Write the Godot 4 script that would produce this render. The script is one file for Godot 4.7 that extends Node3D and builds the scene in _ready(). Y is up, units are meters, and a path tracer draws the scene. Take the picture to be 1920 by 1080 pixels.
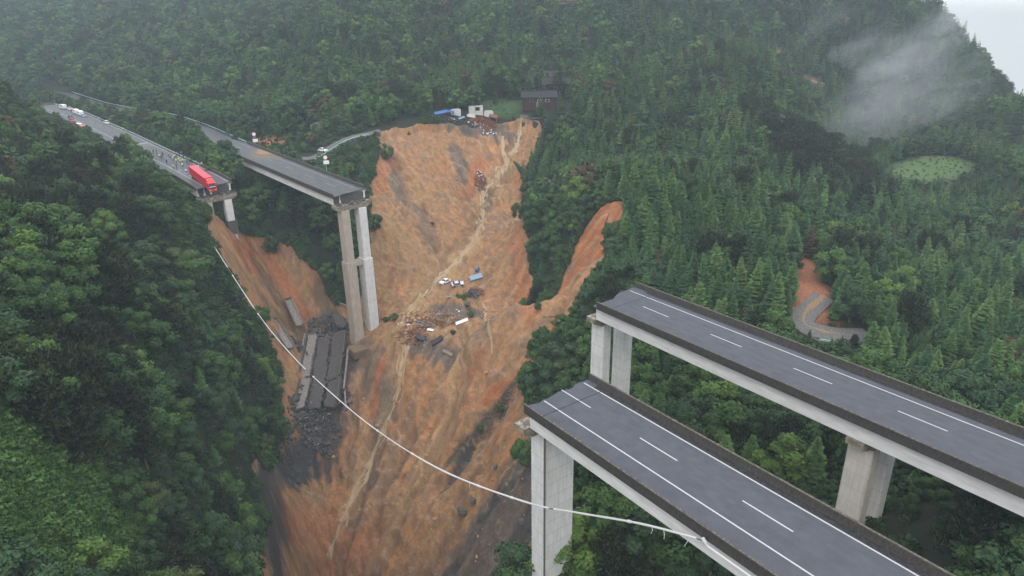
extends Node3D
# A mountain gully after a landslide: a broken highway bridge, forested slopes, low cloud.

const ALONG := Vector3(-0.5807, 0.0, -0.8141)   # the highway's direction towards the far side of the gully
const ACROSS := Vector3(0.8141, 0.0, -0.5807)   # to the right of that direction
const GX0 := -800.0
const GZ0 := -1000.0
const GS := 5.0
const GNX := 281
const GNZ := 219

var tp := PackedVector3Array()      # terrain points
var grid := PackedFloat32Array()
var lump := FastNoiseLite.new()
var fine := FastNoiseLite.new()
var cell := FastNoiseLite.new()
var taken := {}
var rng := RandomNumberGenerator.new()
var eye := Vector3(0, 150, 0)
var M := {}

# the slide: outline and a fine height grid of its own
var slide_poly := PackedVector2Array()
var slip_poly := PackedVector2Array()
var cut_poly := PackedVector2Array()
var SX0 := -100.0
var SZ0 := -334.0
const SS := 0.55
const SNX := 262
const SNZ := 460
var slide_h := PackedFloat32Array()
var slide_sd := PackedFloat32Array()
const DS := 2.0
const DNX := 74
const DNZ := 130

func _ready() -> void:
	# ---------------------------------------------------------------- camera, sky, sun, exposure
	var cam := Camera3D.new()
	cam.name = "camera"
	cam.position = eye
	cam.rotation_degrees = Vector3(-22.1, 0, -0.94)
	cam.fov = 45.75
	cam.near = 0.5
	cam.far = 3000.0
	cam.current = true
	add_child(cam)
	var env := Environment.new()
	var sky_mat := ProceduralSkyMaterial.new()
	# an overcast sky: about twice as bright overhead as at the horizon
	sky_mat.sky_top_color = lin(0.66, 0.685, 0.72)
	sky_mat.sky_horizon_color = lin(0.255, 0.268, 0.275)
	sky_mat.sky_energy_multiplier = 2.0
	sky_mat.sky_curve = 0.6
	sky_mat.ground_bottom_color = lin(0.185, 0.192, 0.197)
	sky_mat.ground_horizon_color = lin(0.185, 0.192, 0.197)
	sky_mat.ground_energy_multiplier = 2.0
	sky_mat.sun_angle_max = 1.0
	var sk := Sky.new()
	sk.sky_material = sky_mat
	env.background_mode = Environment.BG_SKY
	env.sky = sk
	env.tonemap_mode = Environment.TONE_MAPPER_LINEAR
	env.tonemap_exposure = 0.84
	env.fog_enabled = true
	env.fog_density = 0.00026
	env.fog_light_color = Color(0.84, 0.91, 0.96)
	env.volumetric_fog_enabled = true
	env.volumetric_fog_density = 0.0
	env.sdfgi_enabled = true
	env.ssao_enabled = true
	env.ssil_enabled = true
	var we := WorldEnvironment.new()
	we.name = "environment"
	we.environment = env
	add_child(we)
	var sun := DirectionalLight3D.new()
	sun.name = "sun"
	sun.light_energy = 0.5
	sun.light_color = Color(1.0, 0.97, 0.93)
	sun.light_angular_distance = 20.0
	sun.shadow_enabled = true
	sun.rotation_degrees = Vector3(-44, -12, 0)
	add_child(sun)

	rng.seed = 4711
	make_noise()
	make_materials()
	make_terrain_grid()
	make_slide_grid()
	build_ground()
	build_slide()
	build_streams()
	build_roads()
	build_bridges()
	build_collapsed_deck()
	build_wreckage()
	build_houses()
	build_traffic()
	build_people()
	build_cable()
	build_signs()
	build_forest()
	build_mist()


# -------------------------------------------------------------------- small helpers
func V(x: float, y: float, z: float) -> Vector3:
	return Vector3(x, y, z)


func numbered(n: String) -> String:
	if not taken.has(n):
		taken[n] = 0
		return n
	taken[n] += 1
	return "%s_%03d" % [n, taken[n]]


func tag(o: Node3D, label: String, category := "", group := "", kind := "") -> Node3D:
	if label: o.set_meta("label", label)
	if category: o.set_meta("category", category)
	if group: o.set_meta("group", group)
	if kind: o.set_meta("kind", kind)
	return o


func thing(called: String, label: String, category: String, at: Vector3, group := "") -> Node3D:
	var o := Node3D.new()
	o.name = numbered(called)
	o.position = at
	add_child(o)
	tag(o, label, category, group)
	return o


func put(called: String, mesh: Mesh, mat: Material, parent: Node3D = null) -> MeshInstance3D:
	var o := MeshInstance3D.new()
	o.mesh = mesh
	if mat: o.material_override = mat
	if parent:
		o.name = called
		parent.add_child(o, true)
	else:
		o.name = numbered(called)
		add_child(o)
	return o


func lin(r: float, g: float, b: float) -> Color:
	return Color(r, g, b).linear_to_srgb()


func surface(called: String, c: Color, rough := 0.9, metal := 0.0) -> StandardMaterial3D:
	var m := StandardMaterial3D.new()
	m.resource_name = called
	m.albedo_color = c
	m.roughness = rough
	m.metallic = metal
	m.metallic_specular = 0.4
	return m


func noise_tex(sd: int, freq: float, lo: float, hi: float, w := 512, octaves := 4) -> NoiseTexture2D:
	var n := FastNoiseLite.new()
	n.seed = sd
	n.noise_type = FastNoiseLite.TYPE_SIMPLEX_SMOOTH
	n.frequency = freq
	n.fractal_octaves = octaves
	var g := Gradient.new()
	g.set_color(0, Color(lo, lo, lo))
	g.set_color(1, Color(hi, hi, hi))
	var t := NoiseTexture2D.new()
	t.width = w
	t.height = w
	t.seamless = true
	t.noise = n
	t.color_ramp = g
	return t


func bump_tex(sd: int, freq: float, strength: float, w := 512) -> NoiseTexture2D:
	var n := FastNoiseLite.new()
	n.seed = sd
	n.frequency = freq
	n.fractal_octaves = 5
	var t := NoiseTexture2D.new()
	t.width = w
	t.height = w
	t.seamless = true
	t.noise = n
	t.as_normal_map = true
	t.bump_strength = strength
	return t


func triplanar(m: StandardMaterial3D, tex: Texture2D, scale: Vector3, bump: Texture2D = null) -> StandardMaterial3D:
	m.albedo_texture = tex
	m.uv1_triplanar = true
	m.uv1_world_triplanar = true
	m.uv1_scale = scale
	if bump:
		m.normal_enabled = true
		m.normal_texture = bump
	return m


func make_noise() -> void:
	lump.seed = 11
	lump.frequency = 0.03
	lump.fractal_octaves = 3
	fine.seed = 23
	fine.frequency = 0.35
	fine.fractal_octaves = 2
	cell.seed = 5
	cell.frequency = 0.12
	cell.fractal_octaves = 2


func make_materials() -> void:
	# linear base colours: concrete about .4, asphalt about .06-.1, soil .2-.4, foliage .03-.12
	var mottled := noise_tex(3, 0.012, 0.82, 1.0)
	var stained := noise_tex(7, 0.02, 0.45, 1.0)
	var grain := noise_tex(9, 0.05, 0.7, 1.0)
	var rough_bump := bump_tex(13, 0.03, 3.0)
	M.concrete = triplanar(surface("concrete", lin(0.56, 0.55, 0.53), 0.9), mottled, V(0.11, 0.035, 0.11))
	M.girder = triplanar(surface("girder concrete", lin(0.68, 0.665, 0.66), 0.9), mottled, V(0.05, 0.2, 0.05))
	M.pier = triplanar(surface("pier concrete", lin(0.68, 0.675, 0.67), 0.9), mottled, V(0.3, 0.03, 0.3))
	M.pier_tan = triplanar(surface("tan stained pier concrete", lin(0.56, 0.52, 0.47), 0.9), mottled, V(0.3, 0.04, 0.3))
	M.gutter = triplanar(surface("dirty shoulder asphalt", lin(0.042, 0.040, 0.042), 0.9), stained, V(0.15, 0.15, 0.15))
	M.track = triplanar(surface("worn wheel track", lin(0.063, 0.066, 0.082), 0.7), noise_tex(32, 0.02, 0.86, 1.0), V(0.05, 0.05, 0.05))
	M.pier_brown = triplanar(surface("stained pier concrete", lin(0.44, 0.38, 0.32), 0.9), mottled, V(0.3, 0.04, 0.3))
	M.cap = triplanar(surface("damp pier cap concrete", lin(0.40, 0.34, 0.265), 0.9), stained, V(0.1, 0.1, 0.1))
	M.broken = triplanar(surface("broken concrete", lin(0.155, 0.142, 0.138), 0.95), stained, V(0.25, 0.25, 0.25), rough_bump)
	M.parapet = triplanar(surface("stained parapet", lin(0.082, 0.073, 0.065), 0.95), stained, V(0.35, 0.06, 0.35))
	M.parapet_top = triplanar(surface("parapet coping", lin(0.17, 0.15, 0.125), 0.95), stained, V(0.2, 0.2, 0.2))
	M.asphalt = triplanar(surface("asphalt", lin(0.070, 0.073, 0.090), 0.85), noise_tex(31, 0.02, 0.86, 1.0), V(0.03, 0.03, 0.03), bump_tex(33, 0.2, 0.6))
	M.asphalt_wet = triplanar(surface("wet asphalt", lin(0.060, 0.062, 0.072), 0.55), noise_tex(35, 0.012, 0.62, 1.0), V(0.06, 0.06, 0.06))
	M.asphalt_old = triplanar(surface("broken asphalt", lin(0.135, 0.115, 0.11), 0.95), stained, V(0.2, 0.2, 0.2), rough_bump)
	M.paint = triplanar(surface("road paint", lin(0.62, 0.62, 0.63), 0.7), noise_tex(63, 0.03, 0.6, 1.0), V(0.6, 0.6, 0.6))
	M.paint_worn = triplanar(surface("worn road paint", lin(0.42, 0.42, 0.42), 0.7), stained, V(0.7, 0.7, 0.7))
	M.slab_pale = triplanar(surface("pale bare concrete", lin(0.38, 0.33, 0.30), 0.95), stained, V(0.18, 0.18, 0.18), rough_bump)
	M.drain = surface("drain pipe", lin(0.11, 0.09, 0.075), 0.7)
	M.joint = surface("formwork joint", lin(0.30, 0.29, 0.27), 0.9)
	var soil := surface("slide soil", Color.WHITE, 0.85)
	soil.vertex_color_use_as_albedo = true
	M.soil = triplanar(soil, noise_tex(41, 0.05, 0.5, 1.0, 1024, 6), V(0.06, 0.06, 0.06), bump_tex(43, 0.03, 6.0, 1024))
	var floor_soil := surface("forest floor", Color.WHITE, 0.95)
	floor_soil.vertex_color_use_as_albedo = true
	M.floor = triplanar(floor_soil, noise_tex(45, 0.03, 0.5, 1.0), V(0.1, 0.1, 0.1), rough_bump)
	M.mud_water = triplanar(surface("muddy water", lin(0.42, 0.30, 0.165), 0.4), grain, V(0.3, 0.3, 0.3))
	M.mud = triplanar(surface("wet mud", lin(0.40, 0.235, 0.115), 0.75), stained, V(0.3, 0.3, 0.3))
	M.mud_dull = triplanar(surface("thin mud film", lin(0.19, 0.15, 0.105), 0.7), stained, V(0.3, 0.3, 0.3))
	M.footing = triplanar(surface("muddy footing", lin(0.27, 0.185, 0.115), 0.9), stained, V(0.3, 0.3, 0.3))
	M.dark_mud = triplanar(surface("dark slurry", lin(0.075, 0.07, 0.072), 0.55), stained, V(0.15, 0.15, 0.15), rough_bump)
	M.lane = triplanar(surface("lane concrete", lin(0.20, 0.19, 0.185), 0.85), stained, V(0.2, 0.2, 0.2))
	M.bark = surface("bark", lin(0.10, 0.075, 0.055), 0.95)
	M.dead_wood = surface("dead wood", lin(0.13, 0.085, 0.06), 0.95)
	M.rail = surface("galvanised rail", lin(0.42, 0.52, 0.52), 0.5, 0.2)
	M.rail_teal = surface("green rail", lin(0.30, 0.52, 0.48), 0.5, 0.1)
	M.post = surface("rail post", lin(0.35, 0.37, 0.38), 0.6, 0.2)
	M.red_paint = surface("red lorry paint", lin(0.48, 0.012, 0.028), 0.45)
	M.red_roof = surface("red trailer roof", lin(0.46, 0.05, 0.075), 0.55)
	M.red_bright = surface("red cab paint", lin(0.62, 0.035, 0.03), 0.35)
	M.rubber = surface("rubber", lin(0.02, 0.02, 0.02), 0.9)
	M.steel = surface("steel", lin(0.25, 0.25, 0.26), 0.5, 0.4)
	M.chassis = surface("chassis", lin(0.05, 0.045, 0.045), 0.8)
	var glass := surface("dark window glass", lin(0.03, 0.035, 0.045), 0.08)
	M.glass = glass
	M.white_paint = surface("white paint", lin(0.72, 0.72, 0.73), 0.35)
	M.silver_paint = surface("silver paint", lin(0.42, 0.45, 0.50), 0.35, 0.2)
	M.dark_paint = surface("dark blue paint", lin(0.03, 0.03, 0.05), 0.35)
	M.red_car = surface("red car paint", lin(0.52, 0.03, 0.04), 0.35)
	M.black_paint = surface("black paint", lin(0.018, 0.018, 0.02), 0.3)
	M.lamp = surface("headlight lens", lin(0.6, 0.6, 0.6), 0.1)
	M.tail = surface("tail light lens", lin(0.3, 0.02, 0.02), 0.2)
	M.white_wall = triplanar(surface("white render", lin(0.60, 0.60, 0.58), 0.9), mottled, V(0.3, 0.1, 0.3))
	M.brick_red = triplanar(surface("broken red brick", lin(0.46, 0.15, 0.075), 0.95), stained, V(0.4, 0.4, 0.4))
	M.brick_dull = triplanar(surface("dull brick", lin(0.30, 0.12, 0.08), 0.95), stained, V(0.4, 0.4, 0.4))
	M.blue_sheet = surface("blue metal sheet", lin(0.035, 0.11, 0.30), 0.5, 0.1)
	M.pale_blue = triplanar(surface("pale blue sheet", lin(0.24, 0.36, 0.52), 0.5), grain, V(0.5, 0.5, 0.5))
	M.white_sheet = surface("white sheet", lin(0.62, 0.63, 0.65), 0.6)
	M.wood_wall = triplanar(surface("old timber wall", lin(0.06, 0.038, 0.03), 0.9), noise_tex(51, 0.05, 0.55, 1.0), V(0.8, 0.08, 0.8))
	M.wood_red = triplanar(surface("red brown timber", lin(0.085, 0.042, 0.034), 0.9), noise_tex(52, 0.05, 0.55, 1.0), V(0.8, 0.08, 0.8))
	M.tile = triplanar(surface("dark roof tile", lin(0.045, 0.043, 0.048), 0.85), stained, V(0.5, 0.15, 0.5))
	M.board = surface("weathered board", lin(0.20, 0.16, 0.12), 0.9)
	M.rust = surface("rusty steel", lin(0.17, 0.07, 0.045), 0.85)
	M.cable = surface("white duct", lin(0.50, 0.50, 0.50), 0.7)
	M.cable_dark = surface("bare cable", lin(0.12, 0.085, 0.07), 0.7)
	M.sign_white = surface("sign white", lin(0.75, 0.75, 0.76), 0.5)
	M.sign_red = surface("sign red", lin(0.55, 0.05, 0.06), 0.5)
	M.sign_purple = surface("purple cover", lin(0.20, 0.05, 0.30), 0.6)
	M.stone_wall = triplanar(surface("grey stone wall", lin(0.17, 0.16, 0.155), 0.95), stained, V(0.4, 0.4, 0.4), rough_bump)
	M.orange_paint = surface("orange paint", lin(0.55, 0.12, 0.04), 0.5)


# -------------------------------------------------------------------- mesh building
class MB:
	var st := SurfaceTool.new()
	func _init() -> void:
		st.begin(Mesh.PRIMITIVE_TRIANGLES)
		st.set_smooth_group(-1)
	func tri(a: Vector3, b: Vector3, c: Vector3, out: Vector3) -> void:
		if Plane(a, b, c).normal.dot(out) < 0.0:
			var t := b
			b = c
			c = t
		st.add_vertex(a)
		st.add_vertex(b)
		st.add_vertex(c)
	func quad(a: Vector3, b: Vector3, c: Vector3, d: Vector3, out: Vector3) -> void:
		tri(a, b, c, out)
		tri(a, c, d, out)
	func box(x: Transform3D, s: Vector3) -> void:
		hull8(x, [V3(-s.x, -s.y, -s.z) / 2, V3(s.x, -s.y, -s.z) / 2, V3(s.x, -s.y, s.z) / 2, V3(-s.x, -s.y, s.z) / 2,
			V3(-s.x, s.y, -s.z) / 2, V3(s.x, s.y, -s.z) / 2, V3(s.x, s.y, s.z) / 2, V3(-s.x, s.y, s.z) / 2])
	func V3(a: float, b: float, c: float) -> Vector3:
		return Vector3(a, b, c)
	func hull8(x: Transform3D, c: Array) -> void:   # bottom ring 0-3, top ring 4-7
		var p: Array[Vector3] = []
		var mid := Vector3()
		for q in c:
			p.append(x * q)
			mid += x * q
		mid /= 8.0
		for f in [[0, 1, 2, 3], [4, 5, 6, 7], [0, 1, 5, 4], [1, 2, 6, 5], [2, 3, 7, 6], [3, 0, 4, 7]]:
			var fc: Vector3 = (p[f[0]] + p[f[1]] + p[f[2]] + p[f[3]]) / 4.0
			quad(p[f[0]], p[f[1]], p[f[2]], p[f[3]], fc - mid)
	func bar(a: Vector3, b: Vector3, w: float, h: float, up := Vector3.UP) -> void:
		var z := (b - a).normalized()
		if absf(z.dot(up)) > 0.98: up = Vector3.RIGHT
		var x := up.cross(z).normalized()
		box(Transform3D(Basis(x, z.cross(x), z), (a + b) / 2), Vector3(w, h, a.distance_to(b)))
	func sweep(profile: PackedVector2Array, frames: Array, caps := true) -> void:
		var area := 0.0
		var n := profile.size()
		for i in n: area += profile[i].cross(profile[(i + 1) % n])
		for k in frames.size() - 1:
			var f0: Transform3D = frames[k]
			var f1: Transform3D = frames[k + 1]
			for i in n:
				var p := profile[i]
				var q := profile[(i + 1) % n]
				var e := q - p
				var o := Vector2(e.y, -e.x) * signf(area)
				quad(f0 * Vector3(p.x, p.y, 0), f0 * Vector3(q.x, q.y, 0), f1 * Vector3(q.x, q.y, 0), f1 * Vector3(p.x, p.y, 0), f0.basis * Vector3(o.x, o.y, 0))
		if caps:
			var t := Geometry2D.triangulate_polygon(profile)
			for k in [0, frames.size() - 1]:
				var f: Transform3D = frames[k]
				var other: Transform3D = frames[1 if k == 0 else frames.size() - 2]
				var out := f.origin - other.origin
				for i in range(0, t.size(), 3):
					var a := profile[t[i]]
					var b := profile[t[i + 1]]
					var c := profile[t[i + 2]]
					tri(f * Vector3(a.x, a.y, 0), f * Vector3(b.x, b.y, 0), f * Vector3(c.x, c.y, 0), out)
	func tube(pts: Array, radii: Array, sides := 6) -> void:
		var rings: Array = []
		for i in pts.size():
			var z: Vector3 = ((pts[mini(i + 1, pts.size() - 1)] as Vector3) - (pts[maxi(i - 1, 0)] as Vector3)).normalized()
			var up := Vector3.UP if absf(z.y) < 0.95 else Vector3.RIGHT
			var x := up.cross(z).normalized()
			var y := z.cross(x)
			var r := PackedVector3Array()
			for k in sides:
				var a := TAU * k / sides
				r.append(pts[i] + (x * cos(a) + y * sin(a)) * float(radii[i]))
			rings.append(r)
		for i in pts.size() - 1:
			for k in sides:
				var k2 := (k + 1) % sides
				var m: Vector3 = (rings[i][k] + rings[i][k2]) / 2 - pts[i]
				quad(rings[i][k], rings[i][k2], rings[i + 1][k2], rings[i + 1][k], m)
		for e in [0, pts.size() - 1]:
			var out: Vector3 = pts[e] - pts[1 if e == 0 else pts.size() - 2]
			for k in range(1, sides - 1):
				tri(rings[e][0], rings[e][k], rings[e][k + 1], out)
	func done() -> ArrayMesh:
		st.generate_normals()
		return st.commit()


func box_mesh(s: Vector3, at := Vector3.ZERO) -> ArrayMesh:
	var b := MB.new()
	b.box(Transform3D(Basis(), at), s)
	return b.done()


func chunk_mesh(s: Vector3, sd: int) -> ArrayMesh:
	var r := RandomNumberGenerator.new()
	r.seed = sd
	var c := []
	for y in [-0.5, 0.5]:
		for q in [[-0.5, -0.5], [0.5, -0.5], [0.5, 0.5], [-0.5, 0.5]]:
			c.append(Vector3(q[0] * r.randf_range(0.55, 1.15), y * r.randf_range(0.6, 1.15), q[1] * r.randf_range(0.55, 1.15)) * s)
	var b := MB.new()
	b.hull8(Transform3D(), c)
	return b.done()


func rock_mesh(s: Vector3, sd: int) -> ArrayMesh:
	# a rounded stone: a coarse ball pushed in and out
	var r := RandomNumberGenerator.new()
	r.seed = sd
	var rings: Array = []
	for j in 6:
		var row := PackedVector3Array()
		var a := PI * j / 5.0
		for i in 8:
			var b := TAU * (i + 0.5 * (j % 2)) / 8.0
			row.append(V(sin(a) * cos(b), cos(a), sin(a) * sin(b)) * s * 0.5 * (r.randf_range(0.72, 1.12) if j > 0 and j < 5 else 0.85))
		if j == 0 or j == 5:
			for i in 8: row[i] = row[0]
		rings.append(row)
	var b := MB.new()
	for j in 5:
		for i in 8:
			var k := (i + 1) % 8
			var m: Vector3 = rings[j][i] + rings[j + 1][k]
			if j > 0: b.tri(rings[j][i], rings[j][k], rings[j + 1][i], m)
			if j < 4: b.tri(rings[j][k], rings[j + 1][k], rings[j + 1][i], m)
	return b.done()


func scatter(called: String, mesh: Mesh, mat: Material, where: Array, label: String, category: String, tints: Array = []) -> MultiMeshInstance3D:
	var mm := MultiMesh.new()
	mm.transform_format = MultiMesh.TRANSFORM_3D
	mm.use_colors = tints.size() > 0
	mm.mesh = mesh
	mm.instance_count = where.size()
	for i in where.size():
		var t: Transform3D = where[i]
		mm.set_instance_transform(i, t)
		if tints.size() > 0:
			var c: Color = tints[i]
			mm.set_instance_color(i, c)
	var o := MultiMeshInstance3D.new()
	o.multimesh = mm
	if mat: o.material_override = mat
	o.name = numbered(called)
	add_child(o)
	tag(o, label, category, "", "stuff")
	return o


func seg_dist(p: Vector2, a: Vector2, b: Vector2) -> float:
	var ab := b - a
	var t := clampf((p - a).dot(ab) / maxf(ab.length_squared(), 1e-6), 0.0, 1.0)
	return p.distance_to(a + ab * t)


func poly_sd(poly: PackedVector2Array, p: Vector2) -> float:   # negative inside
	var d := 1e9
	var n := poly.size()
	for i in n: d = minf(d, seg_dist(p, poly[i], poly[(i + 1) % n]))
	return -d if Geometry2D.is_point_in_polygon(p, poly) else d


func path_dist(path: Array, p: Vector2) -> float:
	var d := 1e9
	for i in path.size() - 1: d = minf(d, seg_dist(p, path[i], path[i + 1]))
	return d


# -------------------------------------------------------------------- terrain
func terrain_points(_feature: String, points: Array) -> void:
	for p in points: tp.append(p)


func make_terrain_grid() -> void:
	# heights surveyed at the features of the valley, joined by a thin plate
	terrain_points("slide head", [V(-54, 102.2, -300), V(-40, 104.0, -309), V(-25, 104.3, -317), V(-4, 102.2, -324), V(14, 105.3, -328)])
	terrain_points("bowl", [V(-45, 88.5, -274), V(-20, 85.1, -287), V(1, 88.3, -304), V(-45, 76.8, -246), V(-27, 73.3, -257), V(-12, 71.5, -262), V(-3, 69.0, -262)])
	terrain_points("platform", [V(-17, 64.0, -233), V(-11, 63.5, -229), V(-20, 60.0, -213), V(-5, 62.0, -195), V(-25, 54.0, -193), V(-36, 57.0, -207), V(-39, 53.0, -195)])
	terrain_points("lower slide", [V(-26, 46.0, -180), V(-44, 42.0, -188), V(-11, 49.0, -175), V(-34, 30.0, -168), V(-12, 38.0, -156), V(-1, 46.0, -145), V(-61, 42.0, -195), V(-61, 34.0, -176), V(-64, 24.0, -164), V(-48, 19.0, -158), V(-24, 27.0, -148), V(-2, 40.0, -132)])
	terrain_points("lower slide", [V(-61, 12.0, -140), V(-64, 27.0, -139), V(-62, 27.0, -125), V(-39, 10.0, -141), V(-16, 20.0, -131), V(1, 33.0, -117)])
	terrain_points("right bank", [V(0, 69.0, -191), V(3, 60.0, -164), V(-5, 53.0, -174)])
	terrain_points("c pier", [V(-52, 50.5, -202), V(-47, 53.0, -206)])
	terrain_points("d pier", [V(-90, 85.0, -213)])
	terrain_points("left slip", [V(-88, 73.0, -223), V(-78, 58.5, -219), V(-67, 53.0, -217), V(-61, 56.0, -224)])
	terrain_points("under deck", [V(-81, 81.2, -236), V(-70, 68.8, -225), V(-76, 77.9, -234)])
	terrain_points("abutment", [V(-97, 92.5, -243), V(-97, 93.9, -254)])
	terrain_points("local road", [V(-79, 94.2, -276), V(-69, 100.6, -290), V(-104, 97.7, -294)])
	terrain_points("hill mid", [V(-92, 111.6, -348), V(-109, 134.6, -426), V(-42, 114.1, -370), V(-50, 139.3, -452), V(14, 119.4, -400), V(17, 141.3, -475), V(-142, 101.9, -374), V(-179, 131.1, -488)])
	terrain_points("village", [V(36, 153.6, -504)])
	terrain_points("hill far", [V(-198, 112.3, -426), V(-254, 111.1, -454), V(-363, 139.2, -587), V(-236, 149.2, -595), V(-290, 138.4, -570), V(-420, 139.8, -609), V(-463, 133.1, -577)])
	terrain_points("c road", [V(-116, 100.2, -285), V(-146, 101.4, -322), V(-174, 102.4, -349), V(-207, 103.4, -372), V(-238, 104.3, -395), V(-279, 105.9, -440)])
	terrain_points("d road", [V(-115, 99.3, -240), V(-141, 100.2, -268), V(-175, 101.6, -306), V(-208, 102.8, -343), V(-241, 103.9, -374), V(-269, 104.8, -398)])
	terrain_points("median", [V(-129, 99.1, -277), V(-167, 101.1, -323)])
	terrain_points("d bank", [V(-128, 94.0, -238), V(-158, 98.0, -275), V(-205, 100.0, -325)])
	terrain_points("left slope", [V(-190, 125.9, -270), V(-208, 129.0, -256), V(-148, 108.5, -201), V(-128, 101.8, -191), V(-111, 98.5, -184), V(-96, 93.1, -181), V(-110, 102.8, -143), V(-102, 92.9, -154), V(-91, 81.4, -167), V(-84, 67.8, -177), V(-74, 53.1, -173), V(-79, 98.3, -97)])
	terrain_points("left slope", [V(-76, 88.7, -117), V(-72, 69.1, -132), V(-66, 47.4, -144), V(-63, 95.4, -71), V(-63, 82.9, -90), V(-59, 59.9, -107), V(-57, 46.0, -108), V(-55, 90.6, -58), V(-54, 75.7, -70), V(-56, 48.3, -94), V(-86, 104.5, -83), V(-65, 93.9, -55)])
	terrain_points("left slope", [V(-167, 112.1, -158), V(-163, 108.1, -252), V(-144, 106.0, -230), V(-131, 103.0, -219), V(-117, 101.5, -210), V(-186, 114.9, -273)])
	terrain_points("spur", [V(8, 83.6, -238), V(16, 70.9, -215), V(7, 57.4, -198)])
	terrain_points("right slip", [V(33, 90.6, -213), V(21, 79.7, -189), V(10, 65.6, -172)])
	terrain_points("right lower", [V(37, 79.4, -188), V(24, 71.8, -150), V(15, 62.9, -145)])
	terrain_points("under viaduct", [V(31, 68.8, -118), V(43, 71.9, -96), V(19, 66.0, -84), V(11, 63.1, -79), V(51, 83.9, -67), V(52, 86.7, -55), V(82, 80.4, -96), V(59, 76.9, -102)])
	terrain_points("right hill", [V(47, 79.4, -165), V(64, 82.7, -177), V(59, 88.7, -255), V(46, 101.3, -312), V(79, 102.0, -302), V(85, 119.1, -386), V(75, 88.5, -213), V(107, 98.0, -280), V(140, 118.6, -380), V(141, 141.1, -490), V(89, 75.3, -140), V(105, 74.1, -136)])
	terrain_points("right hill", [V(114, 74.3, -200), V(142, 72.0, -206), V(178, 73.4, -229), V(159, 77.2, -166), V(107, 80.7, -105)])
	terrain_points("side road", [V(75, 79.3, -144), V(78, 82.5, -156)])
	terrain_points("field", [V(183, 83.8, -289), V(167, 82.1, -287), V(156, 79.6, -282), V(195, 87.2, -293), V(184, 87.0, -307)])
	terrain_points("mountain", [V(166, 77.1, -333), V(162, 96.5, -393), V(234, 117.7, -492), V(244, 79.7, -402), V(245, 75.1, -354), V(301, 134.1, -508), V(304, 98.9, -458), V(304, 77.8, -422), V(313, 55.5, -364)])
	terrain_points("summit", [V(247, 179.7, -633), V(23, 179.3, -640), V(-169, 184.0, -679), V(254, 177.2, -587), V(-425, 177.6, -793)])
	terrain_points("ridge", [V(262, 95.2, -366), V(349, 81.9, -488), V(354, 104.9, -533), V(347, 128.0, -562), V(306, 71.1, -395)])
	terrain_points("beyond", [V(400, 60.0, -700), V(420, 40.0, -600), V(480, 30.0, -420), V(420, 20.0, -820), V(400, 45.0, -780)])
	terrain_points("near", [V(0, 20.0, -30), V(0, 30.0, 40), V(-70, 70.0, -20), V(70, 72.0, -10), V(15, 44.0, -75), V(19, 74.0, -106), V(45, 78.0, -71)])
	var n := tp.size()
	var m := n + 3
	var rows: Array = []
	for i in n:
		var r := PackedFloat64Array()
		r.resize(m + 1)
		for j in n:
			var dx := (tp[i].x - tp[j].x) / 100.0
			var dz := (tp[i].z - tp[j].z) / 100.0
			var r2 := dx * dx + dz * dz
			r[j] = (r2 * log(r2) if r2 > 0.0 else 0.0) + (0.005 if i == j else 0.0)
		r[n] = 1.0
		r[n + 1] = tp[i].x / 100.0
		r[n + 2] = tp[i].z / 100.0
		r[m] = tp[i].y
		rows.append(r)
	for k in 3:
		var r := PackedFloat64Array()
		r.resize(m + 1)
		for j in n: r[j] = 1.0 if k == 0 else (tp[j].x / 100.0 if k == 1 else tp[j].z / 100.0)
		rows.append(r)
	for c in m:
		var best := c
		for r in range(c + 1, m):
			if absf(rows[r][c]) > absf(rows[best][c]): best = r
		var t: PackedFloat64Array = rows[c]
		rows[c] = rows[best]
		rows[best] = t
		var pr: PackedFloat64Array = rows[c]
		var inv := 1.0 / pr[c]
		for r in range(c + 1, m):
			var row: PackedFloat64Array = rows[r]
			var f := row[c] * inv
			if f == 0.0: continue
			for q in range(c, m + 1): row[q] -= f * pr[q]
			rows[r] = row
	var w := PackedFloat64Array()
	w.resize(m)
	for c in range(m - 1, -1, -1):
		var row: PackedFloat64Array = rows[c]
		var s := row[m]
		for q in range(c + 1, m): s -= row[q] * w[q]
		w[c] = s / row[c]
	var xs := PackedFloat64Array()
	var zs := PackedFloat64Array()
	for p in tp:
		xs.append(p.x / 100.0)
		zs.append(p.z / 100.0)
	grid.resize(GNX * GNZ)
	for j in GNZ:
		var z := (GZ0 + j * GS) / 100.0
		for i in GNX:
			var x := (GX0 + i * GS) / 100.0
			var s := w[n] + w[n + 1] * x + w[n + 2] * z
			for k in n:
				var dx := x - xs[k]
				var dz := z - zs[k]
				var r2 := dx * dx + dz * dz + 1e-9
				s += w[k] * r2 * log(r2)
			grid[j * GNX + i] = maxf(s, -45.0)


func cubic(a: float, b: float, c: float, d: float, t: float) -> float:
	return b + 0.5 * t * (c - a + t * (2.0 * a - 5.0 * b + 4.0 * c - d + t * (3.0 * (b - c) + d - a)))


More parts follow.
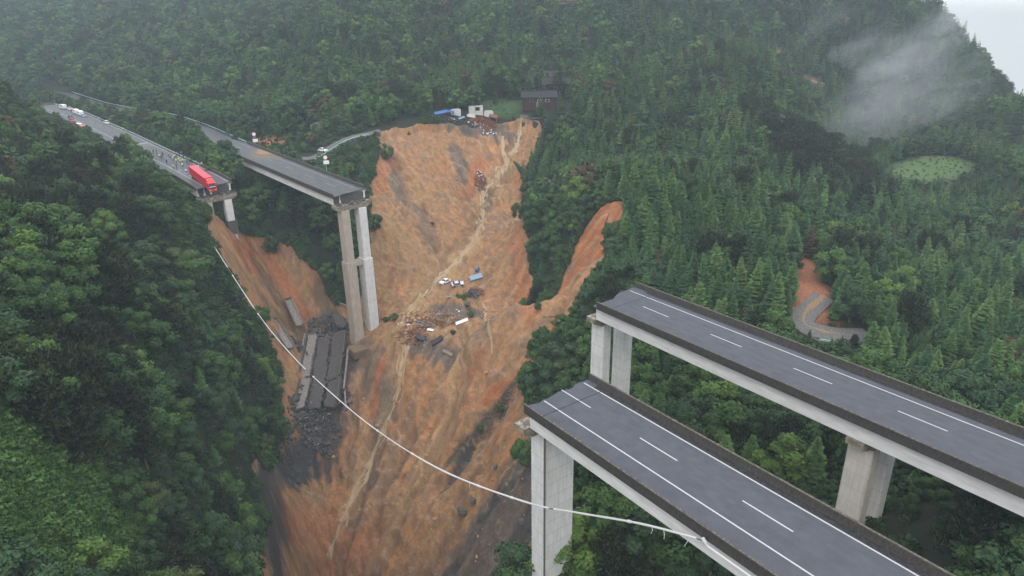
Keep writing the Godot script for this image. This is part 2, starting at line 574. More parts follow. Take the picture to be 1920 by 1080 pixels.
func land(x: float, z: float) -> float:   # the ground before the slide's own relief
	var fx := clampf((x - GX0) / GS, 1.0, GNX - 2.01)
	var fz := clampf((z - GZ0) / GS, 1.0, GNZ - 2.01)
	var i := int(fx)
	var j := int(fz)
	var u := fx - i
	var v := fz - j
	var o := (j - 1) * GNX + i - 1
	var r0 := cubic(grid[o], grid[o + 1], grid[o + 2], grid[o + 3], u)
	o += GNX
	var r1 := cubic(grid[o], grid[o + 1], grid[o + 2], grid[o + 3], u)
	o += GNX
	var r2 := cubic(grid[o], grid[o + 1], grid[o + 2], grid[o + 3], u)
	o += GNX
	var r3 := cubic(grid[o], grid[o + 1], grid[o + 2], grid[o + 3], u)
	return cubic(r0, r1, r2, r3, v)


func sd_slide(x: float, z: float) -> float:
	var fx := (x - SX0) / DS
	var fz := (z - SZ0) / DS
	if fx < 0.0 or fz < 0.0 or fx >= DNX - 1.01 or fz >= DNZ - 1.01: return 40.0
	var i := int(fx)
	var j := int(fz)
	var u := fx - i
	var v := fz - j
	var o := j * DNX + i
	return lerpf(lerpf(slide_sd[o], slide_sd[o + 1], u), lerpf(slide_sd[o + DNX], slide_sd[o + DNX + 1], u), v)


func surf(x: float, z: float) -> float:   # the ground as it is built
	if sd_slide(x, z) < 1.0:
		var fx := (x - SX0) / SS
		var fz := (z - SZ0) / SS
		if fx >= 0.0 and fz >= 0.0 and fx < SNX - 1.01 and fz < SNZ - 1.01:
			var i := int(fx)
			var j := int(fz)
			var u := fx - i
			var v := fz - j
			var o := j * SNX + i
			return lerpf(lerpf(slide_h[o], slide_h[o + 1], u), lerpf(slide_h[o + SNX], slide_h[o + SNX + 1], u), v)
	return land(x, z)


func on(x: float, z: float, lift := 0.0) -> Vector3:
	return Vector3(x, surf(x, z) + lift, z)


func slope_basis(x: float, z: float, yaw := 0.0, d := 1.5) -> Basis:
	var nx := (surf(x - d, z) - surf(x + d, z)) / (2.0 * d)
	var nz := (surf(x, z - d) - surf(x, z + d)) / (2.0 * d)
	var up := Vector3(nx, 1.0, nz).normalized()
	var f := Vector3(sin(yaw), 0, cos(yaw))
	var r := up.cross(f).normalized()
	return Basis(r, up, r.cross(up))


func make_slide_grid() -> void:
	slide_poly = PackedVector2Array(slide_outline())
	slip_poly = PackedVector2Array([Vector2(33, -220), Vector2(38, -214), Vector2(34, -204), Vector2(27, -187), Vector2(19, -176), Vector2(12, -168), Vector2(4, -163), Vector2(0, -165), Vector2(7, -179), Vector2(15, -205), Vector2(23, -216)])
	cut_poly = PackedVector2Array([Vector2(82, -186), Vector2(88, -187), Vector2(80, -158), Vector2(74, -147), Vector2(68, -146), Vector2(70, -158)])
	slide_sd.resize(DNX * DNZ)
	for j in DNZ:
		for i in DNX:
			var p := Vector2(SX0 + i * DS, SZ0 + j * DS)
			var frayed := lump.get_noise_2d(p.x * 4.5, p.y * 4.5) * 2.6
			slide_sd[j * DNX + i] = frayed + minf(poly_sd(slide_poly, p), poly_sd(slip_poly, p) if p.x > -6.0 else 40.0)


func slide_outline() -> Array:
	var head := [Vector2(-56, -299), Vector2(-49, -304), Vector2(-40, -309), Vector2(-30, -313), Vector2(-24, -314), Vector2(-13, -318), Vector2(-4, -323), Vector2(5, -326), Vector2(14, -324), Vector2(15, -317)]
	var right := [Vector2(12, -308), Vector2(8, -301), Vector2(5, -288), Vector2(6, -269), Vector2(5, -229), Vector2(7, -217), Vector2(9, -209), Vector2(7, -179), Vector2(4, -169), Vector2(2, -161), Vector2(2, -156), Vector2(4, -148), Vector2(11, -132), Vector2(9, -96)]
	var foot := [Vector2(-8, -92), Vector2(-34, -96), Vector2(-50, -104), Vector2(-58, -120), Vector2(-63, -134), Vector2(-65, -148), Vector2(-67, -165), Vector2(-68, -175)]
	var left := [Vector2(-71, -184), Vector2(-76, -190), Vector2(-82, -193), Vector2(-87, -197), Vector2(-92, -202), Vector2(-95, -207), Vector2(-95, -222), Vector2(-88, -230), Vector2(-79, -231), Vector2(-69, -224), Vector2(-61, -221), Vector2(-55, -222), Vector2(-53, -228), Vector2(-52, -236), Vector2(-53, -250), Vector2(-55, -264), Vector2(-54, -281)]
	return head + right + foot + left


func build_ground() -> void:
	# one sheet of forest floor to beyond the farthest ridge, sunk a little under the bare slide
	var v := PackedVector3Array()
	var c := PackedColorArray()
	var idx := PackedInt32Array()
	var cuts := [[V(-322, 0, -554), 9.0, 5.0], [V(198, 0, -460), 7.0, 4.0], [V(181, 0, -479), 4.0, 6.0], [V(107, 0, -360), 2.5, 6.0], [V(106, 0, -350), 2.5, 5.0], [V(-104, 0, -300), 8.0, 5.0], [V(155, 0, -282), 4.0, 5.0], [V(192, 0, -304), 9.0, 2.5], [V(-73, 0, -521), 4.0, 6.0]]
	for j in GNZ:
		for i in GNX:
			var x := GX0 + i * GS
			var z := GZ0 + j * GS
			var y := grid[j * GNX + i]
			var sd := sd_slide(x, z)
			y -= 7.0 * smoothstep(0.8, -5.5, sd)
			if sd > 6.0: y += lump.get_noise_2d(x * 3.0, z * 3.0) * 0.5
			v.append(Vector3(x, y, z))
			var n := 0.5 + 0.5 * lump.get_noise_2d(x * 1.7, z * 1.7)
			var col := Color(0.02, 0.034, 0.015).lerp(Color(0.04, 0.036, 0.02), n)
			for k in cuts:
				var q := Vector2((x - k[0].x) / k[1], (z - k[0].z) / k[2])
				if q.length() < 1.25: col = col.lerp(Color(0.40, 0.16, 0.075), smoothstep(1.25, 0.7, q.length()))
			var g := herb_amount(x, z)
			if g > 0.0: col = col.lerp(Color(0.06, 0.115, 0.032) if x < 150.0 else Color(0.11, 0.18, 0.06), g)
			if x > 60 and x < 95 and z < -140 and z > -190:
				var e := poly_sd(cut_poly, Vector2(x, z))
				col = col.lerp(Color(0.42, 0.165, 0.075), smoothstep(3.0, -1.0, e))
			c.append(col)
	for j in GNZ - 1:
		for i in GNX - 1:
			var o := j * GNX + i
			idx.append_array(PackedInt32Array([o, o + 1, o + GNX + 1, o, o + GNX + 1, o + GNX]))
	var ground := put("ground", sheet(v, c, idx), M.floor)
	tag(ground, "forest floor of the whole valley under the trees", "", "", "structure")


func herb_amount(x: float, z: float) -> float:
	var g := 0.0
	g = maxf(g, smoothstep(16.0, 9.0, Vector2((x - 180) * 0.7, (z + 291) * 1.0).length()))      # the terraced field
	g = maxf(g, smoothstep(10.0, 7.0, Vector2((x + 4) * 0.8, (z + 335)).length()))             # weeds between wreck and house
	if x < -45 and z > -95: g = maxf(g, smoothstep(8.0, 4.0, Vector2((x + 63) * 1.0, (z + 72) * 0.6).length() - 2.0 + 3.0 * lump.get_noise_2d(x * 3.0, z * 3.0)))           # steep meadow at the near left
	g = maxf(g, smoothstep(13.0, 8.0, Vector2(x - 48, (z + 500) * 1.3).length()))                 # clearing by the upper houses
	g = maxf(g, smoothstep(8.0, 5.0, Vector2(x - 80, z + 306).length()))
	return g


func sheet(v: PackedVector3Array, c: PackedColorArray, idx: PackedInt32Array) -> ArrayMesh:
	var n := PackedVector3Array()
	n.resize(v.size())
	for t in range(0, idx.size(), 3):
		var f := (v[idx[t + 2]] - v[idx[t]]).cross(v[idx[t + 1]] - v[idx[t]])
		n[idx[t]] += f
		n[idx[t + 1]] += f
		n[idx[t + 2]] += f
	for i in n.size(): n[i] = n[i].normalized() if n[i].length_squared() > 0.0 else Vector3.UP
	var a := []
	a.resize(Mesh.ARRAY_MAX)
	a[Mesh.ARRAY_VERTEX] = v
	a[Mesh.ARRAY_NORMAL] = n
	if c.size() > 0: a[Mesh.ARRAY_COLOR] = c
	a[Mesh.ARRAY_INDEX] = idx
	var m := ArrayMesh.new()
	m.add_surface_from_arrays(Mesh.PRIMITIVE_TRIANGLES, a)
	return m


func build_slide() -> void:
	# flow directions on a 2 m grid, then streaks: noise averaged along the fall line, which also cuts the rills
	var fdx := PackedFloat32Array()
	var fdz := PackedFloat32Array()
	fdx.resize(DNX * DNZ)
	fdz.resize(DNX * DNZ)
	for j in DNZ:
		for i in DNX:
			var x := SX0 + i * DS
			var z := SZ0 + j * DS
			var g := Vector2(land(x + 3, z) - land(x - 3, z), land(x, z + 3) - land(x, z - 3))
			g = -g.normalized() if g.length() > 0.01 else Vector2(0, 1)
			fdx[j * DNX + i] = g.x
			fdz[j * DNX + i] = g.y
	var na := FastNoiseLite.new()
	na.seed = 71
	na.noise_type = FastNoiseLite.TYPE_VALUE
	na.fractal_type = FastNoiseLite.FRACTAL_NONE
	na.frequency = 0.75
	var nb := FastNoiseLite.new()
	nb.seed = 72
	nb.fractal_type = FastNoiseLite.FRACTAL_NONE
	nb.frequency = 0.16
	# shape marks on the soil: [from, to, radius, strength, colour]
	var tan := Color(0.52, 0.315, 0.145)
	var grey := Color(0.17, 0.135, 0.115)
	var orange := Color(0.50, 0.165, 0.06)
	var slate := Color(0.085, 0.078, 0.08)
	var olive := Color(0.12, 0.10, 0.06)
	# gullies cut into the soil: [from, to, half width, depth]
	var cuts := [[-15, -196, -16, -172, 1.8, 1.5], [-16, -172, -34, -147, 2.0, 2.0], [-43, -176, -50, -142, 2.0, 1.8], [-6, -154, -24, -132, 2.2, 2.0], [-24, -132, -34, -112, 2.4, 1.8], [-34, -264, -25, -234, 1.5, 1.0], [-47, -286, -39, -252, 1.6, 1.1], [-21, -292, -16, -262, 1.4, 1.0], [0, -306, -12, -270, 2.2, 1.3], [-12, -270, -30, -222, 2.2, 1.2], [-30, -176, -40, -150, 1.6, 1.2], [-48, -196, -52, -168, 1.8, 1.2], [-84, -222, -70, -207, 1.6, 1.0], [-92, -216, -78, -200, 1.4, 0.9], [2, -228, -3, -196, 1.4, 0.9], [6, -150, -6, -140, 1.8, 1.4], [-36, -140, -44, -116, 2.0, 1.6], [-14, -120, -22, -104, 2.0, 1.2], [28, -210, 14, -176, 1.6, 1.0]]
	var marks := [
		[-14, -250, -31, -221, 4.5, 0.95, tan], [-31, -221, -36, -199, 5.0, 0.95, tan], [-36, -203, -15, -198, 4.0, 0.9, tan], [-48, -246, -22, -232, 5.5, 0.6, tan], [-35, -190, -44, -170, 2.2, 0.9, tan],
		[-15, -192, -20, -169, 2.4, 0.8, tan], [-20, -169, -38, -146, 2.6, 0.8, tan], [4, -318, -12, -268, 2.6, 0.7, tan], [-44, -186, -47, -160, 2.0, 0.6, tan], [-50, -134, -30, -122, 5.0, 0.45, tan], [-52, -240, -44, -222, 3.5, 0.5, tan],
		[-52, -292, -44, -264, 3.6, 0.75, grey], [-24, -303, -20, -288, 3.4, 0.8, grey], [-36, -261, -31, -247, 3.6, 0.6, grey], [-27, -316, -8, -318, 4.5, 0.9, grey], [-8, -321, 3, -318, 4.0, 0.85, grey],
		[-22, -208, -12, -204, 5.5, 0.85, grey], [-30, -194, -19, -186, 4.0, 0.9, grey], [-50, -199, -39, -181, 5.0, 0.65, grey], [-41, -176, -42, -164, 3.0, 0.7, grey], [-10, -186, -5, -196, 4.0, 0.5, grey], [-12, -290, -9, -276, 2.5, 0.6, grey], [-70, -214, -62, -219, 3.0, 0.6, grey],
		[-56, -200, -58, -176, 7.0, 0.75, slate], [-60, -178, -66, -160, 3.4, 0.95, slate], [-66, -160, -63, -136, 2.6, 0.9, slate], [3, -141, -20, -131, 5.0, 0.8, grey], [8, -138, -16, -118, 11.0, 0.92, grey], [8, -112, -22, -106, 9.0, 0.85, grey], [6, -128, -6, -122, 3.0, 0.8, slate], [-18, -131, -28, -114, 4.0, 0.75, slate], [2, -136, -8, -139, 2.0, 0.8, slate],
		[3, -164, -6, -168, 3.2, 0.95, orange], [2, -236, 5, -184, 3.8, 0.6, orange], [-13, -302, -18, -280, 3.0, 0.8, orange], [-92, -224, -86, -211, 3.6, 0.95, orange], [-84, -226, -72, -215, 4.0, 0.7, orange], [-52, -262, -50, -286, 3.4, 0.6, orange], [-56, -152, -42, -148, 7.0, 0.45, orange], [6, -302, 7, -285, 3.6, 0.75, orange], [20, -200, 34, -216, 9.0, 0.8, orange], [12, -172, 6, -166, 5.0, 0.6, orange], [-42, -192, -44, -182, 2.0, 0.7, orange], [-14, -178, -10, -182, 3.0, 0.6, orange],
		[2, -164, -17, -159, 2.6, 0.95, olive], [-8, -163, -20, -152, 1.6, 0.85, slate], [-17, -218, -14, -217, 2.2, 0.8, olive], [-86, -218, -74, -208, 4.5, 0.5, olive], [-68, -222, -60, -216, 3.0, 0.6, olive],
	]
	slide_h.resize(SNX * SNZ)
	var v := PackedVector3Array()
	var c := PackedColorArray()
	v.resize(SNX * SNZ)
	c.resize(SNX * SNZ)
	var keep := PackedByteArray()
	keep.resize(SNX * SNZ)
	for j in SNZ:
		for i in SNX:
			var o := j * SNX + i
			var x := SX0 + i * SS
			var z := SZ0 + j * SS
			var sd := sd_slide(x, z)
			if sd > 5.0: continue
			keep[o] = 1
			var a := na.get_noise_2d(x, z)
			var b := nb.get_noise_2d(x, z)
			for way in [1.0, -1.0]:
				var px := x
				var pz := z
				for k in 9:
					var q := clampi(int((pz - SZ0) / DS + 0.5), 0, DNZ - 1) * DNX + clampi(int((px - SX0) / DS + 0.5), 0, DNX - 1)
					px += fdx[q] * 1.3 * way
					pz += fdz[q] * 1.3 * way
					a += na.get_noise_2d(px, pz)
					b += nb.get_noise_2d(px, pz)
			a /= 5.5
			b /= 9.0
			var big := lump.get_noise_2d(x, z)
			var mid := cell.get_noise_2d(x, z)
			var y := land(x, z)
			var into := smoothstep(0.5, -6.0, sd)
			y += (a * 0.55 + b * 1.2 + mid * 0.9) * into + fine.get_noise_2d(x, z) * 0.30 + absf(fine.get_noise_2d(x * 0.4 + 40.0, z * 0.4)) * -0.7 * into
			var wx := x + 3.2 * cell.get_noise_2d(x * 0.7 + 60.0, z * 0.7) + 1.0 * fine.get_noise_2d(x * 0.6, z * 0.6)
			var wz := z + 3.2 * cell.get_noise_2d(x * 0.7, z * 0.7 + 90.0)
			var carved := 0.0
			for ct in cuts:
				if absf(x - (ct[0] + ct[2]) * 0.5) > 22.0 or absf(z - (ct[1] + ct[3]) * 0.5) > 34.0: continue
				var dc := seg_dist(Vector2(wx, wz), Vector2(ct[0], ct[1]), Vector2(ct[2], ct[3])) / float(ct[4])
				if dc < 1.6: carved = maxf(carved, float(ct[5]) * smoothstep(1.25, 0.15, dc + 0.3 * mid))
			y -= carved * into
			# slumped ledges: short steps across the slope
			var lt := (y + big * 7.0 + mid * 3.0) / 6.5
			lt -= floorf(lt)
			y -= 0.75 * into * smoothstep(0.0, 0.3, mid + 0.05) * (smoothstep(0.42, 0.5, lt) - lt)
			# the torn bank under the orange spur
			var bank := seg_dist(Vector2(wx, wz), Vector2(4, -166), Vector2(-19, -156))
			if bank < 9.0: y -= 2.6 * smoothstep(8.0, 1.0, bank) * smoothstep(-1.0, 1.5, (wz + 166.0) - (wx - 4.0) * -0.43) * into
			y -= smoothstep(-0.3, -2.2, sd) * (2.2 if z < -285.0 else 0.9)
			y -= maxf(sd, 0.0) * 0.75
			slide_h[o] = y
			v[o] = Vector3(x, y, z)
			var col := Color(0.475, 0.245, 0.105).lerp(Color(0.51, 0.225, 0.082), smoothstep(-0.25, 0.45, big + a * 0.5))
			col = col.lerp(Color(0.26, 0.17, 0.115), smoothstep(-0.1, 0.6, b * 0.45 + mid * 0.5 + a * 0.45 - 0.05) * 0.8)
			col = col.lerp(Color(0.54, 0.315, 0.15), smoothstep(0.1, 0.6, -a * 0.85 - b * 0.3) * 0.75)
			var spot := cell.get_noise_2d(x * 2.6 + 300.0, z * 2.6) + 0.6 * fine.get_noise_2d(x * 1.1 + 70.0, z * 1.1)
			col = col.lerp(Color(0.27, 0.175, 0.11), smoothstep(0.12, 0.5, spot) * 0.6)
			col = col.lerp(Color(0.56, 0.34, 0.17), smoothstep(0.15, 0.55, -spot) * 0.45)
			for mk in marks:
				var d := seg_dist(Vector2(x, z), Vector2(mk[0], mk[1]), Vector2(mk[2], mk[3])) / float(mk[4])
				if d < 1.7:
					var k: float = smoothstep(1.0, 0.55, d + mid * 0.55 + a * 0.32 + fine.get_noise_2d(x, z) * 0.25) * float(mk[5])
					col = col.lerp(mk[6], k)
			var rill := na.get_noise_2d(x * 0.35 + 800.0, z * 0.35)
			for k in 5:
				var q := clampi(int((z - SZ0) / DS + 0.5), 0, DNZ - 1) * DNX + clampi(int((x - SX0) / DS + 0.5), 0, DNX - 1)
				rill += na.get_noise_2d((x + fdx[q] * 2.2 * (k + 1)) * 0.35 + 800.0, (z + fdz[q] * 2.2 * (k + 1)) * 0.35)
			rill = absf(rill / 3.2 + 0.25 * mid)
			col = col.lerp(Color(0.57, 0.37, 0.19), smoothstep(0.07, 0.015, rill) * 0.7 * smoothstep(-0.25, 0.25, big + mid * 0.5))
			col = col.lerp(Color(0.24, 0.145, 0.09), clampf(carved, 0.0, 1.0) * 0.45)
			var gran := 0.93 + 0.26 * a + 0.34 * fine.get_noise_2d(x * 2.6, z * 2.6)
			c[o] = Color(col.r * gran, col.g * gran, col.b * gran)
	var idx := PackedInt32Array()
	for j in SNZ - 1:
		for i in SNX - 1:
			var o := j * SNX + i
			if keep[o] and keep[o + 1] and keep[o + SNX] and keep[o + SNX + 1]:
				idx.append_array(PackedInt32Array([o, o + 1, o + SNX + 1, o, o + SNX + 1, o + SNX]))
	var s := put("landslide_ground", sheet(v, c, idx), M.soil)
	tag(s, "bare orange and tan soil of the landslide running down the gully", "", "", "structure")


func smooth_path(p: Array, step: float) -> Array:
	var out: Array = []
	for i in p.size() - 1:
		var a: Vector2 = p[maxi(i - 1, 0)]
		var b: Vector2 = p[i]
		var c: Vector2 = p[i + 1]
		var d: Vector2 = p[mini(i + 2, p.size() - 1)]
		var n := maxi(1, int(b.distance_to(c) / step))
		for k in n: out.append(b.cubic_interpolate(c, a, d, float(k) / n))
	out.append(p[-1])
	return out


func ribbon(path: Array, widths: Callable, lift: float, sd: int, wander: float) -> ArrayMesh:
	var b := MB.new()
	b.st.set_smooth_group(0)
	add_ribbon(b, path, widths, lift, sd, wander)
	return b.done()


func add_ribbon(b: MB, path: Array, width: Callable, lift: float, sd: int, wander: float) -> void:
	var nz := FastNoiseLite.new()
	nz.seed = sd
	nz.frequency = 0.09
	var l := PackedVector3Array()
	var r := PackedVector3Array()
	var m := PackedVector3Array()
	for i in path.size():
		var p: Vector2 = path[i]
		var t: Vector2 = ((path[mini(i + 1, path.size() - 1)] as Vector2) - (path[maxi(i - 1, 0)] as Vector2)).normalized()
		var s := Vector2(-t.y, t.x)
		p += s * nz.get_noise_1d(i * 0.9) * wander * 2.0 * (1.0 - 0.55 * i / path.size())
		var w: float = maxf(0.05, width.call(float(i) / path.size(), nz.get_noise_1d(i * 3.0 + 500.0)))
		var e := p + s * w
		var f := p - s * w
		l.append(on(e.x, e.y, lift * 0.4))
		m.append(on(p.x, p.y, lift))
		r.append(on(f.x, f.y, lift * 0.4))
	for i in l.size() - 1:
		b.quad(l[i], m[i], m[i + 1], l[i + 1], Vector3.UP)
		b.quad(m[i], r[i], r[i + 1], m[i + 1], Vector3.UP)


func build_streams() -> void:
	var s1 := smooth_path([Vector2(6, -327), Vector2(4, -317), Vector2(0, -308), Vector2(-5, -297), Vector2(-11, -283), Vector2(-12, -267), Vector2(-15, -248), Vector2(-21, -237), Vector2(-30, -222), Vector2(-35, -209), Vector2(-34, -198), Vector2(-35, -190), Vector2(-36, -182), Vector2(-40, -176), Vector2(-44, -170), Vector2(-48, -160), Vector2(-52, -148)], 0.9)
	var b := MB.new()
	b.st.set_smooth_group(0)
	for k in 6:
		var from := [0, 0, 6, 12, 24, 40][k] as int
		add_ribbon(b, s1.slice(from), func(t: float, n: float) -> float: return (0.44 - 0.26 * t) * (0.7 + 1.9 * n), 0.11 + 0.012 * k, 100 + k, [0.5, 1.4, 2.0, 1.8, 2.3, 2.4][k])
	tag(put("mud_stream", b.done(), M.mud_water), "braided tan mud stream from the wooden house down the slide", "", "", "structure")
	b = MB.new()
	b.st.set_smooth_group(0)
	var s2 := smooth_path([Vector2(-3, -318), Vector2(-3, -311), Vector2(-2, -305), Vector2(-4, -298)], 0.8)
	for k in 2: add_ribbon(b, s2, func(t: float, n: float) -> float: return 0.5 + n * 0.5, 0.14, 120 + k, 0.8)
	tag(put("mud_stream", b.done(), M.mud_water), "short pale mud trickle beside the main stream at the slide's head", "", "", "structure")
	b = MB.new()
	b.st.set_smooth_group(0)
	var s3 := smooth_path([Vector2(-15, -196), Vector2(-15, -186), Vector2(-14, -180), Vector2(-16, -174), Vector2(-20, -169), Vector2(-25, -163), Vector2(-31, -155), Vector2(-38, -146), Vector2(-46, -134)], 0.9)
	for k in 4: add_ribbon(b, s3.slice([0, 0, 4, 8][k]), func(t: float, n: float) -> float: return 0.4 + n * 0.5, 0.12 + 0.015 * k, 140 + k, [0.5, 1.2, 1.7, 2.0][k])
	tag(put("mud_stream", b.done(), M.mud), "mud rivulets running from the debris shelf down the lower slope", "", "", "structure")
	b = MB.new()
	b.st.set_smooth_group(0)
	var s4 := smooth_path([Vector2(-10, -212), Vector2(-9, -199), Vector2(-7, -188), Vector2(-6, -180)], 0.8)
	add_ribbon(b, s4, func(t: float, n: float) -> float: return 0.3 + n * 0.3, 0.12, 150, 1.2)
	tag(put("mud_stream", b.done(), M.mud_water), "thin pale trickle on the right of the debris shelf", "", "", "structure")
	b = MB.new()
	b.st.set_smooth_group(0)
	var s5 := smooth_path([Vector2(-58, -179), Vector2(-62, -171), Vector2(-65, -164), Vector2(-67, -156), Vector2(-65, -146), Vector2(-61, -134), Vector2(-56, -120)], 0.9)
	for k in 5: add_ribbon(b, s5, func(t: float, n: float) -> float: return (1.0 - 0.45 * t) * (0.8 + n), 0.2 + 0.02 * k, 160 + k, [0.4, 1.0, 1.4, 0.8, 1.8][k])
	tag(put("slurry_flow", b.done(), M.dark_mud), "dark grey slurry flowing from the fallen deck to the gully floor", "", "", "structure")
	b = MB.new()
	b.st.set_smooth_group(0)
	for k in 3:
		var p: Array = [[Vector2(-49, -240), Vector2(-47, -230), Vector2(-43, -222), Vector2(-38, -215)], [Vector2(-46, -250), Vector2(-42, -240), Vector2(-34, -230), Vector2(-29, -224)], [Vector2(-40, -236), Vector2(-32, -228), Vector2(-24, -226), Vector2(-18, -228)]][k]
		add_ribbon(b, smooth_path(p, 0.9), func(t: float, n: float) -> float: return 0.4 + n * 0.5, 0.11, 170 + k, 1.4)
	tag(put("mud_stream", b.done(), M.mud), "fan of mud rivulets spread over the hollow above the debris shelf", "", "", "structure")


# -------------------------------------------------------------------- highway
func road_y(s: float) -> float:   # height of the carriageway by distance along it
	var y := 101.95 - 0.0195 * s
	if s > 230.0: y += 1.8 + 0.045 * (s - 230.0)
	elif s > 150.0: y += 0.045 / 160.0 * (s - 150.0) * (s - 150.0)
	return y


func at_road(s: float, off: float, h := 0.0) -> Vector3:
	var p := ALONG * s + ACROSS * off
	p.y = road_y(s) + h
	return p


func centre(st: Array, s: float) -> float:   # lateral place of a carriageway's middle at s, from stations [s, off]
	for i in st.size() - 1:
		if s <= st[i + 1][0] or i == st.size() - 2:
			var a: Array = st[maxi(i - 1, 0)]
			var b: Array = st[i]
			var c: Array = st[i + 1]
			var d: Array = st[mini(i + 2, st.size() - 1)]
			var t: float = (s - b[0]) / (c[0] - b[0])
			return cubic_interpolate(b[1], c[1], a[1] if i > 0 else b[1] - (c[1] - b[1]), d[1] if i < st.size() - 2 else c[1] + (c[1] - b[1]), t)
	return st[0][1]


func frame(st: Array, s: float, u := 0.0, h := 0.0) -> Transform3D:
	var p := at_road(s, centre(st, s), 0)
	var q := at_road(s + 0.5, centre(st, s + 0.5), 0)
	var z := (q - p).normalized()
	var x := z.cross(Vector3.UP).normalized()
	var y := x.cross(z)
	return Transform3D(Basis(x, y, -z), p + x * u + y * h)


func frames(st: Array, s0: float, s1: float, step := 8.0, u := 0.0, h := 0.0) -> Array:
	var out: Array = []
	var n := maxi(1, int(ceil((s1 - s0) / step)))
	for i in n + 1: out.append(frame(st, lerpf(s0, s1, float(i) / n), u, h))
	return out


func strip(st: Array, s0: float, s1: float, u0: float, u1: float, h: float, thick := 0.05, step := 8.0) -> ArrayMesh:
	var b := MB.new()
	b.sweep(PackedVector2Array([Vector2(u0, h - thick), Vector2(u1, h - thick), Vector2(u1, h), Vector2(u0, h)]), frames(st, s0, s1, step))
	return b.done()


const ST_A := [[-70.0, 84.1], [0.0, 84.1], [100.0, 84.1]]
const ST_B := [[-70.0, 52.7], [0.0, 52.7], [100.0, 52.7]]
const ST_C := [[196.0, 79.6], [230.0, 76.7], [265.0, 73.4], [297.0, 70.4], [347.0, 67.4], [380.0, 63.0], [401.0, 57.3], [423.0, 48.2], [453.0, 39.5], [515.0, 29.5], [560.0, 24.0]]
const ST_D := [[231.0, 48.2], [257.0, 45.8], [300.0, 40.8], [351.0, 35.1], [400.0, 29.0], [423.0, 25.6], [456.0, 18.0], [500.0, 6.0], [540.0, -8.0]]


func jagged_cover(st: Array, s_end: float, dir: float, far_s: float, w: float, skew: float, sd: int) -> ArrayMesh:
	# the asphalt between the parapets, torn off unevenly at s_end
	var r := RandomNumberGenerator.new()
	r.seed = sd
	var b := MB.new()
	var n := 15
	var edge: Array = []
	var jag := 0.0
	for i in n + 1:
		var u := lerpf(-w, w, float(i) / n)
		jag = clampf(jag * 0.6 + r.randf_range(-0.35, 0.35), -0.7, 0.6)
		edge.append([u, s_end + skew * u / w + jag])
	for i in n:
		var a: Array = edge[i]
		var c: Array = edge[i + 1]
		var p0 := frame(st, a[1], a[0], 0.06).origin
		var p1 := frame(st, c[1], c[0], 0.06).origin
		var q0 := frame(st, s_end - dir * 6.0, a[0], 0.06).origin
		var q1 := frame(st, s_end - dir * 6.0, c[0], 0.06).origin
		b.quad(p0, p1, q1, q0, Vector3.UP)
		var d := Vector3(0, 0.14, 0)
		b.quad(p0, p1, p1 - d, p0 - d, ALONG * dir)
	b.sweep(PackedVector2Array([Vector2(-w, -0.04), Vector2(w, -0.04), Vector2(w, 0.06), Vector2(-w, 0.06)]), frames(st, minf(s_end - dir * 6.0, far_s), maxf(s_end - dir * 6.0, far_s), 8.0), false)
	return b.done()


